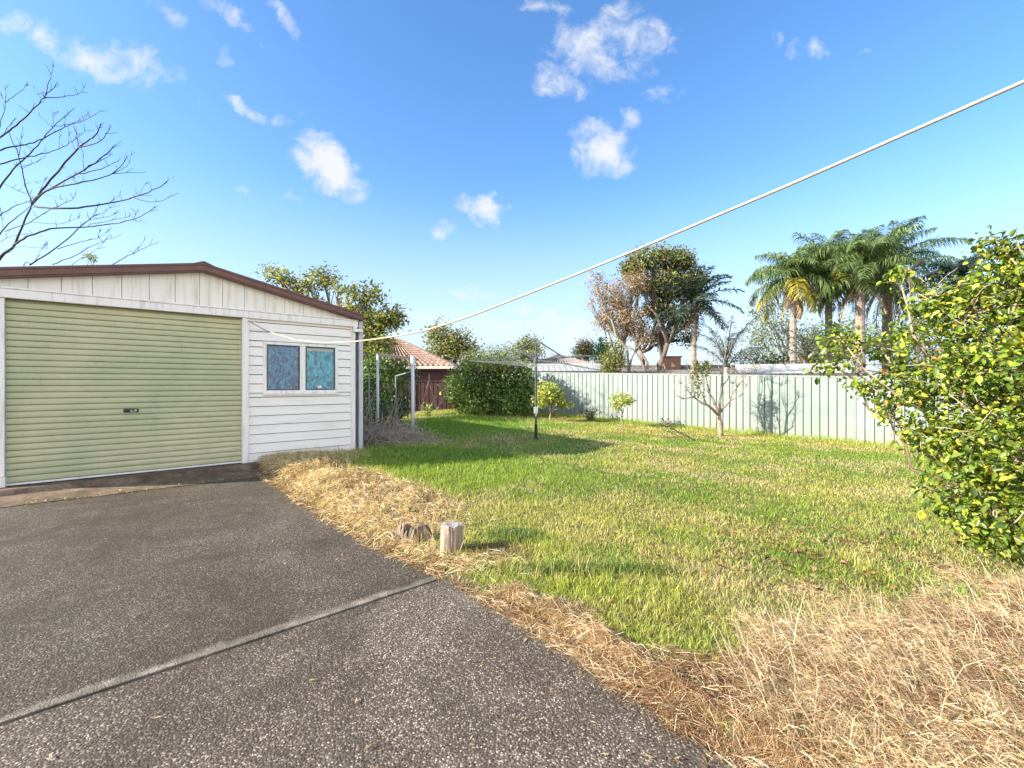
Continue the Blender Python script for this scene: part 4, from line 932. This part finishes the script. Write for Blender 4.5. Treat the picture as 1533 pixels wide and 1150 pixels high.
for (p, q) in (((1560, 640, 3.8), (1270, 570, 4.2)), ((1540, 560, 3.9), (1285, 545, 4.2)), ((1500, 530, 4.1), (1375, 440, 4.4)), ((1560, 600, 3.7), (1330, 590, 4.1)), ((1520, 640, 3.7), (1390, 560, 4.0)), ((1540, 660, 3.5), (1400, 640, 3.6)), ((1490, 520, 4.2), (1360, 402, 4.6)), ((1540, 690, 3.5), (1420, 590, 3.8)), ((1480, 600, 3.9), (1340, 560, 4.0))):
    limb(b, np.array(W(*p))-sbase, np.array(W(*q))-sbase, .011, .004, 8, .06, 6)
b.build('branch', M_stem, root, True)

# ------------------------------------------------------------------ grass
def blades(name, x, y, z, h, w, lean, laz, cb, ct, m, curl=.5, kind='stuff', label=None):
    n = len(x); P = np.stack([x, y, z], 1); fa = rng.uniform(0, 2*np.pi, n)
    sd = np.stack([np.cos(fa), np.sin(fa), 0*fa], 1)*(w/2)[:, None]
    L_ = np.stack([np.cos(laz), np.sin(laz), 0*laz], 1)
    up = np.array([0, 0, 1.])
    m1 = P + (up*np.cos(lean*.6)[:, None] + L_*np.sin(lean*.6)[:, None])*(h*.5)[:, None]
    l2 = lean*(1+curl)
    tp = m1 + (up*np.cos(l2)[:, None] + L_*np.sin(l2)[:, None])*(h*.5)[:, None]
    V = np.stack([P-sd, P+sd, m1-sd*.8, m1+sd*.8, tp], 1).reshape(-1, 3)
    lp = (np.array([0, 1, 3, 2, 2, 3, 4])[None] + np.arange(n)[:, None]*5).ravel(); st = (np.array([0, 4])[None] + np.arange(n)[:, None]*7).ravel()
    col = np.stack([cb, cb, (cb+ct)/2, (cb+ct)/2, ct], 1).reshape(-1, 3)
    o = link(name, raw_mesh(name, V, lp, st, col), m); tag(o, label, None, None, kind); return o
def scatter(n, y0=1.3, y1=21, k=1.32, p=.6, pad=.6):
    u = rng.random(n); y = (y0**p + u*(y1**p - y0**p))**(1/p); x = rng.uniform(-1, 1, n)*(y*k*.92 + pad); return x, y
def inshed(x, y):
    t, v = shed_tv(x, y); return (t > -1) & (t < 4.72) & (v > -.05)
def fence_d(x, y):                                             # distance in front of the fence
    return (np.asarray(x)-FA[0])*FN[0] + (np.asarray(y)-FA[1])*FN[1]
def mixp(c0, c1_, t): return c0*(1-t[:, None]) + c1_*t[:, None]
A = np.array
x, y = scatter(880000)
d = edge_d(x, y); fd = fence_d(x, y)
sA = strawA(x, y); sB = strawB(x, y)
keep = (d > .03) & (fd > .03) & ~inshed(x, y) & (rng.random(len(x)) > np.maximum(sA, sB)**1.3*.9) & (x < 13)
x, y, d, fd = x[keep], y[keep], d[keep], fd[keep]; n = len(x)
big = fbm(x, y, .45); med = fbm(x+30, y, 1.4); fine = fbm(x, y+50, 5)
c_green = A([.24, .34, .045]); c_yel = A([.46, .45, .10]); c_dry = A([.64, .52, .28]); c_shade = A([.07, .16, .03])
t_far = smooth(6, 9, y)
gy = np.clip((big-.42)*4 + (med-.5)*2.2 + .15, 0, 1)
c = mixp(c_green, c_yel, gy); 
spot = np.clip((fbm(x+11, y+3, 1.1)-.57)*9, 0, 1); dry = (rng.random(n) < .06 + .26*np.clip((med-.5)*4, 0, 1) + .15*gy + .45*spot)
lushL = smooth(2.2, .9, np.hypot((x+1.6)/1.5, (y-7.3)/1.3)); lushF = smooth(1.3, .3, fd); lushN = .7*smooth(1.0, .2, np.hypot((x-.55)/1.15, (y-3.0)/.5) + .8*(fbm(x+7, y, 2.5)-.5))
lush_shade = smooth(2.4, 1.0, np.abs(x+1.5)/2 + np.abs(y-14.5)/3.6)
tuft = np.clip((fbm(x, y, 3.3)-.56)*7, 0, 1)*.6
soilp = smooth(1.0, .3, np.hypot((x+.15)/.42, (y-3.72)/.22)); lush = np.clip(np.maximum.reduce([lushL*.9, lushF, lushN, lush_shade*.6, tuft*.55]), 0, 1)
gc = mixp(c, A([.33, .42, .065]), lush*.7)
shadem = smooth(1.0, .2, np.hypot((x-.6)/1.2, (y-3.33)/.16)) + smooth(1.0, .3, np.hypot((x+.0)/.4, (y-4.1)/.28)); shadem = np.clip(shadem, 0, 1)  # shadow bands painted into the lawn: darker blade colour, also taller tufts
gc = mixp(gc, A([.16, .33, .05]), np.clip(lush_shade + smooth(2.2, .8, np.hypot((x+.4)/1.9, (y-10.0)/1.6)), 0, 1)*.6); gc = mixp(gc, c_shade, shadem*.85)  # deeper green paints in extra shade behind the shed and across its shadow
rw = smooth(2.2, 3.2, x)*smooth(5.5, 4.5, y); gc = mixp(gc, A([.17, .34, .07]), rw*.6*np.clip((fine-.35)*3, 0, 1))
gc[dry & (lush < .6)] = c_dry*.9; gc = mixp(gc, A([.34, .22, .12]), soilp*.8)
gc = gc*(1+rng.normal(0, .30, (n, 1)))*(1+rng.normal(0, .06, (n, 3))); gc = np.clip(gc, .01, .8)
h = (.030 + .024*rng.random(n)) * (1 + tuft*1.0) + lushL*.05*rng.random(n) + lushF*.16*rng.random(n)*(.4+med) + lushN*.07*rng.random(n) + lush_shade*.05*rng.random(n) + shadem*.10*rng.random(n)
h *= (1 + .02*y)
w = .0028*(1+rng.random(n)*.6)*(1 + .17*np.clip(y-2.5, 0, 20))
lean = np.abs(rng.normal(.9, .5, n)); laz = rng.uniform(0, 6.28, n)
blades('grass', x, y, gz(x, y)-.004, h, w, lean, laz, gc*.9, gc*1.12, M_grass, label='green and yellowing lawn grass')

# dry straw
def straw(name, x, y, wgt, length, label, hi=1.0, wid=.0023, seed=0, cols=None, bias=None):
    n = len(x); g = gz(x, y); top = .075*wgt**1.5*hi + .008
    z = g + rng.random(n)**1.2*top - .005
    an = fbm(x, y, 2.0)*9 + rng.normal(0, .9, n) if bias is None else bias + rng.normal(0, .7, n) + (fbm(x, y, 2.4)-.5)*4
    el = rng.normal(.10, .28, n); Lh = length*rng.uniform(.5, 1.3, n)
    D = np.stack([np.cos(an)*np.cos(el), np.sin(an)*np.cos(el), np.sin(el)], 1); sdir = nrmz(np.cross(D, rng.normal(size=(n, 3))))
    P0 = np.stack([x, y, z], 1); bend = rng.normal(size=(n, 3))*.055*Lh[:, None]
    P0 = P0 - D*Lh[:, None]*.5; P1 = P0 + D*Lh[:, None]*.5 + bend + [0, 0, .02]; P2 = P0 + D*Lh[:, None] + [0, 0, -.015]
    for P in (P0, P2):
        gg = gz(P[:, 0], P[:, 1]); gg = np.where(edge_d(P[:, 0], P[:, 1]) < .12, .004, gg); P[:, 2] = np.maximum(P[:, 2], gg + .003)
    wv = sdir*(wid*rng.uniform(.6, 1.4, n)*(1+.13*np.clip(y-2, 0, 9)))[:, None]/2
    V = np.stack([P0-wv, P0+wv, P1-wv, P1+wv, P2], 1).reshape(-1, 3)
    lp = (A([0, 1, 3, 2, 2, 3, 4])[None] + np.arange(n)[:, None]*5).ravel(); st = (A([0, 4])[None] + np.arange(n)[:, None]*7).ravel()
    cols = cols or [(.57, .42, .265), (.68, .545, .37), (.40, .255, .145), (.22, .13, .07), (.78, .68, .51)]
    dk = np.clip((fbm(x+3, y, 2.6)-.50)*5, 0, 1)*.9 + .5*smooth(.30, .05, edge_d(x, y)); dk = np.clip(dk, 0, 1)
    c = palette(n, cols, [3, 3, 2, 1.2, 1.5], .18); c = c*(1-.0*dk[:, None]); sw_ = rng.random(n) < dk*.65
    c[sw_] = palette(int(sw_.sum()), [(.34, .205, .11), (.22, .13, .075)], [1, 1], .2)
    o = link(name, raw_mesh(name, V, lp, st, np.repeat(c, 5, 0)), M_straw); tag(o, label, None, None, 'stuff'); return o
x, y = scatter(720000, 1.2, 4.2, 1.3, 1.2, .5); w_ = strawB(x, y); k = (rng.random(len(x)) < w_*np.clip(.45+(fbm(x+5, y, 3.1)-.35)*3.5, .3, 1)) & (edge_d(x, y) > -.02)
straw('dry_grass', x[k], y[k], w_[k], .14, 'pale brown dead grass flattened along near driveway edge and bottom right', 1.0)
x = rng.uniform(-5, 1.2, 260000); y = rng.uniform(3.0, 9.0, 260000); w_ = strawA(x, y); k = (rng.random(len(x)) < w_*np.clip(1.2 - .1*y, .3, 1)) & (edge_d(x, y) > -.03) & ~inshed(x, y)
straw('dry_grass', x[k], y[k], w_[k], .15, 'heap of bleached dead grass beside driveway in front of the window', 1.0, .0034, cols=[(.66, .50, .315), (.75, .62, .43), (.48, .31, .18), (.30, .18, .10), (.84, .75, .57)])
# long pale stalks arching out of the bottom-right heap
x, y = scatter(9000, 1.6, 3.6, 1.3, 1.2, .3); k = (strawB(x, y) > .3) & (x > 1.0); x, y = x[k], y[k]; n = len(x)
cc = palette(n, [(.66, .52, .34), (.52, .36, .20), (.74, .64, .46)], [1, 1, 1], .12)
blades('dry_stalks', x, y, gz(x, y), rng.uniform(.18, .42, n), np.full(n, .003), np.abs(rng.normal(1.0, .25, n)), 2.6+rng.normal(0, .9, n), cc*.9, cc, M_straw, .4, label='long pale dry stalks arching over the dead grass heap')
# upright dry stalks among the verge heap and the grass fringe at wall foot
x = rng.uniform(-4.4, -.2, 9000); y = rng.uniform(3.6, 8.6, 9000); k = (strawA(x, y) > .2) & (edge_d(x, y) > .05) & ~inshed(x, y); x, y = x[k], y[k]; n = len(x)
cc = palette(n, [(.66, .50, .30), (.50, .33, .18), (.55, .52, .20)], [2, 1, 1], .15)
blades('dry_stalks', x, y, gz(x, y), rng.uniform(.08, .26, n), np.full(n, .0055), np.abs(rng.normal(.7, .4, n)), rng.uniform(0, 6.28, n), cc*.85, cc, M_straw, .5, label='upright dry stalks in the heap beside driveway')
# leaf litter under and near the shrub, crumbs on the driveway
x = rng.normal(2.6, .75, 500); y = rng.normal(3.75, .55, 500); k = edge_d(x, y) > .3; x, y = x[k], y[k]; n = len(x)
me = leaf_mesh('fallen_leaves', np.stack([x, y, gz(x, y)+.03], 1), rng.normal(size=(n, 3))*.4+[0, 0, 1], rng.uniform(.025, .055, n), palette(n, [(.30, .15, .07), (.42, .26, .15), (.20, .10, .05)], [1, 1, 1]), .55, .3, True)
tag(link('fallen_leaves', me, M_leaf), 'brown fallen leaves scattered on lawn before the shrub', None, None, 'stuff')
x, y = scatter(5200, 1.3, 7.2, 1.2, 1.0, .2); dd = edge_d(x, y); t_, v_ = shed_tv(x, y); k = (dd < 0) & (v_ < -1.05) & (rng.random(len(x)) < np.exp(dd*2.2)*.9 + .015); x, y = x[k], y[k]; n = len(x)
me = leaf_mesh('driveway_debris', np.stack([x, y, np.full(n, .011)], 1), rng.normal(size=(n, 3))*.15+[0, 0, 1], rng.uniform(.012, .05, n), palette(n, [(.45, .30, .16), (.30, .19, .10), (.55, .45, .28)], [1, 1, 1]), .2, .2, False)
tag(link('driveway_debris', me, M_leaf), 'straw bits and crumbs strewn on the driveway edge', None, None, 'stuff')
t_ = rng.uniform(-2, 2.9, 420); v_ = -1.03 + rng.normal(0, .05, 420); n = 420
x = OX + UX*t_ - UY*v_; y = OY + UY*t_ + UX*v_
me = leaf_mesh('leaf_debris', np.stack([x, y, np.full(n, .03)], 1), rng.normal(size=(n, 3))*.4+[0, 0, 1], rng.uniform(.012, .04, n), palette(n, [(.40, .33, .18), (.20, .15, .08), (.5, .47, .15)], [1, 2, .6]), .5, .2, False)
tag(link('leaf_debris', me, M_leaf), 'leaf crumbs caught along foot of the door ramp', None, None, 'stuff')

# ------------------------------------------------------------------ sun, sky, camera
EL = R(26); AZL = R(17.5)                                       # light travels towards +x, slightly +y
to_sun = Vector((-math.cos(AZL)*math.cos(EL), -math.sin(AZL)*math.cos(EL), math.sin(EL)))
sun = bpy.data.lights.new('sun', 'SUN'); sun.energy = SUN_E = 5.0; sun.angle = R(.53); sun.color = (1, .92, .78)
so = bpy.data.objects.new('sun', sun); C.objects.link(so); so.rotation_euler = to_sun.to_track_quat('Z', 'Y').to_euler(); so.location = (-20, -8, 14)
w = bpy.data.worlds.new('World'); bpy.context.scene.world = w; w.use_nodes = True; nt = w.node_tree
bg = nt.nodes['Background']; sky = N(nt, 'ShaderNodeTexSky', sky_type='NISHITA'); sky.sun_disc = False
sky.sun_elevation = EL; sky.sun_rotation = math.atan2(to_sun.x, to_sun.y) % (2*math.pi); sky.air_density = 1.0; sky.dust_density = .9; sky.ozone_density = 1.6
tc = N(nt, 'ShaderNodeTexCoord'); sp = N(nt, 'ShaderNodeSeparateXYZ'); nt.links.new(tc.outputs['Generated'], sp.inputs[0])
hs = N(nt, 'ShaderNodeHueSaturation'); hs.inputs['Saturation'].default_value = 1.17; nt.links.new(mixc(nt, 1.0, sky.outputs[0], (.92, .99, 1.10), 'MULTIPLY'), hs.inputs['Color'])
def math_(op, a, b_=None, c_=None):
    m = N(nt, 'ShaderNodeMath', operation=op)
    for i, v in enumerate((a, b_, c_)):
        if v is None: continue
        if isinstance(v, (int, float)): m.inputs[i].default_value = v
        else: nt.links.new(v, m.inputs[i])
    return m.outputs[0]
ym = math_('MAXIMUM', sp.outputs[1], .05)
u = math_('DIVIDE', sp.outputs[0], ym); v = math_('DIVIDE', sp.outputs[2], ym)
cb = N(nt, 'ShaderNodeCombineXYZ'); nt.links.new(u, cb.inputs[0]); nt.links.new(v, cb.inputs[1])
nz = N(nt, 'ShaderNodeTexNoise'); nz.inputs['Scale'].default_value = 9; nz.inputs['Detail'].default_value = 6; nz.inputs['Roughness'].default_value = .6; nt.links.new(cb.outputs[0], nz.inputs['Vector'])
wv = N(nt, 'ShaderNodeVectorMath', operation='MULTIPLY_ADD'); nt.links.new(nz.outputs['Color'], wv.inputs[0]); wv.inputs[1].default_value = (.14, .11, 0); 
sb_ = N(nt, 'ShaderNodeVectorMath', operation='SUBTRACT'); nt.links.new(cb.outputs[0], sb_.inputs[0]); sb_.inputs[1].default_value = (.07, .055, 0); nt.links.new(sb_.outputs[0], wv.inputs[2])
# cloud positions (photo x, y), half sizes, turn, density
CL = [(905, 217, 46, 38, 0, 1.25), (492, 250, 62, 30, -38, 1.25), (722, 308, 38, 18, -18, 1.1), (668, 343, 22, 13, 0, .8), (170, 92, 95, 26, -14, .8), (225, 105, 32, 32, 0, .75), (20, 40, 30, 22, 0, .7), (75, 62, 40, 22, -25, .65),
      (370, 165, 42, 13, -32, .9), (430, 180, 30, 15, -10, .55), (350, 28, 60, 16, -40, .75), (262, 22, 40, 20, -30, .6), (415, 20, 45, 14, -50, .65), (880, 75, 60, 45, -20, .85), (835, 130, 42, 26, -15, .9), (960, 60, 52, 50, 0, .72), (815, 15, 45, 14, -10, .6), (930, 20, 50, 25, 0, .6),
      (950, 172, 22, 18, -45, .6), (985, 138, 36, 14, 10, .5), (1165, 55, 16, 14, 0, .5), (1210, 74, 30, 12, 5, .5), (1310, 85, 22, 10, 0, .35), (448, 283, 20, 9, 0, .55), (340, 85, 22, 10, -40, .5), (292, 158, 14, 10, 0, .45), (535, 170, 1, 1, 0, 0),
      (800, 463, 36, 8, 0, .75), (830, 478, 34, 7, 0, .7), (770, 490, 90, 20, 0, .7), (860, 500, 110, 22, 0, .75), (700, 440, 70, 12, 0, .5), (640, 480, 60, 16, 0, .6), (1150, 480, 90, 34, 0, .6), (1160, 455, 60, 24, 0, .6), (360, 275, 12, 8, 0, .45), (1420, 20, 1, 1, 0, 0)]
acc = None
for (px, py, rx, ry, an, dn) in CL:
    if dn == 0: continue
    mp = N(nt, 'ShaderNodeMapping', vector_type='TEXTURE'); nt.links.new(wv.outputs[0], mp.inputs[0])
    mp.inputs['Location'].default_value = ((px-CX)/F, (CY-py)/F, 0); mp.inputs['Rotation'].default_value = (0, 0, R(an)); mp.inputs['Scale'].default_value = (rx*1.6/F, ry*1.6/F, 1)
    ln = N(nt, 'ShaderNodeVectorMath', operation='LENGTH'); nt.links.new(mp.outputs[0], ln.inputs[0])
    mr = N(nt, 'ShaderNodeMapRange', interpolation_type='SMOOTHSTEP'); nt.links.new(ln.outputs['Value'], mr.inputs['Value'])
    mr.inputs['From Min'].default_value = 0.1; mr.inputs['From Max'].default_value = 1.0; mr.inputs['To Min'].default_value = dn; mr.inputs['To Max'].default_value = 0
    acc = mr.outputs[0] if acc is None else math_('MAXIMUM', acc, mr.outputs[0])
nz2 = N(nt, 'ShaderNodeTexNoise'); nz2.inputs['Scale'].default_value = 16; nz2.inputs['Detail'].default_value = 9; nz2.inputs['Roughness'].default_value = .62; nz2.inputs['Distortion'].default_value = .25; nt.links.new(cb.outputs[0], nz2.inputs['Vector'])
t1_ = math_('ADD', acc, math_('MULTIPLY', math_('SUBTRACT', nz2.outputs['Fac'], .5), 2.5)); t1_ = math_('MULTIPLY', t1_, math_('MINIMUM', math_('MULTIPLY', acc, 4), 1))
mr = N(nt, 'ShaderNodeMapRange', interpolation_type='SMOOTHSTEP'); nt.links.new(t1_, mr.inputs['Value']); mr.inputs['From Min'].default_value = .12; mr.inputs['From Max'].default_value = 1.4; mr.inputs['To Max'].default_value = .95
front = N(nt, 'ShaderNodeMapRange'); nt.links.new(sp.outputs[1], front.inputs['Value']); front.inputs['From Min'].default_value = .1; front.inputs['From Max'].default_value = .2
cf = math_('MULTIPLY', mr.outputs[0], front.outputs[0])
nb = N(nt, 'ShaderNodeTexNoise'); nb.inputs['Scale'].default_value = 3.2; nb.inputs['Detail'].default_value = 7; nb.inputs['Roughness'].default_value = .6; nt.links.new(tc.outputs['Generated'], nb.inputs['Vector'])  # added unseen cloud bank behind the camera, neutral fill for the facade
nbm = N(nt, 'ShaderNodeMapRange', interpolation_type='SMOOTHSTEP'); nt.links.new(nb.outputs['Fac'], nbm.inputs['Value']); nbm.inputs['From Min'].default_value = .36; nbm.inputs['From Max'].default_value = .56; nbm.inputs['To Max'].default_value = .9
backfill = N(nt, 'ShaderNodeMapRange', interpolation_type='SMOOTHSTEP'); nt.links.new(sp.outputs[1], backfill.inputs['Value']); backfill.inputs['From Min'].default_value = .05; backfill.inputs['From Max'].default_value = -.25
cf = math_('MAXIMUM', cf, math_('MULTIPLY', nbm.outputs[0], backfill.outputs[0]))
SKY_S = .125
hz = N(nt, 'ShaderNodeMapRange', interpolation_type='SMOOTHSTEP'); nt.links.new(sp.outputs[2], hz.inputs['Value']); hz.inputs['From Min'].default_value = -.02; hz.inputs['From Max'].default_value = .42; hz.inputs['To Min'].default_value = .92; hz.inputs['To Max'].default_value = 0
skyc = mixc(nt, hz.outputs[0], hs.outputs[0], (.315/SKY_S, .37/SKY_S, .445/SKY_S))       # pale haze low in the sky
lowb = N(nt, 'ShaderNodeMapRange', interpolation_type='SMOOTHSTEP'); nt.links.new(sp.outputs[2], lowb.inputs['Value']); lowb.inputs['From Min'].default_value = .62; lowb.inputs['From Max'].default_value = .35; lowb.inputs['To Min'].default_value = 0; lowb.inputs['To Max'].default_value = 1
bb = math_('MULTIPLY', backfill.outputs[0], lowb.outputs[0]); cl_ = mixc(nt, bb, (.98/SKY_S*.38, 1.0/SKY_S*.38, 1.03/SKY_S*.38), (1.0/SKY_S*1.0, .98/SKY_S*1.0, .97/SKY_S*1.0))  # low part of the added bank brightened to fill the facade
mixn = mixc(nt, cf, skyc, cl_)
nt.links.new(mixn, bg.inputs['Color']); bg.inputs['Strength'].default_value = SKY_S
cam = bpy.data.cameras.new('camera'); co = bpy.data.objects.new('camera', cam); C.objects.link(co); co.location = (0, 0, CH); co.rotation_euler = (R(90), 0, 0)
cam.sensor_width = 36; cam.lens = 36*F/1533; cam.clip_end = 2000; cam.clip_start = .05
sc = bpy.context.scene; sc.camera = co
sc.view_settings.view_transform = 'Standard'; sc.view_settings.look = 'None'; sc.view_settings.exposure = 1.36; sc.view_settings.gamma = 1
sc.render.engine = 'CYCLES'; sc.cycles.max_bounces = 8; sc.cycles.transparent_max_bounces = 8; sc.cycles.use_denoising = True
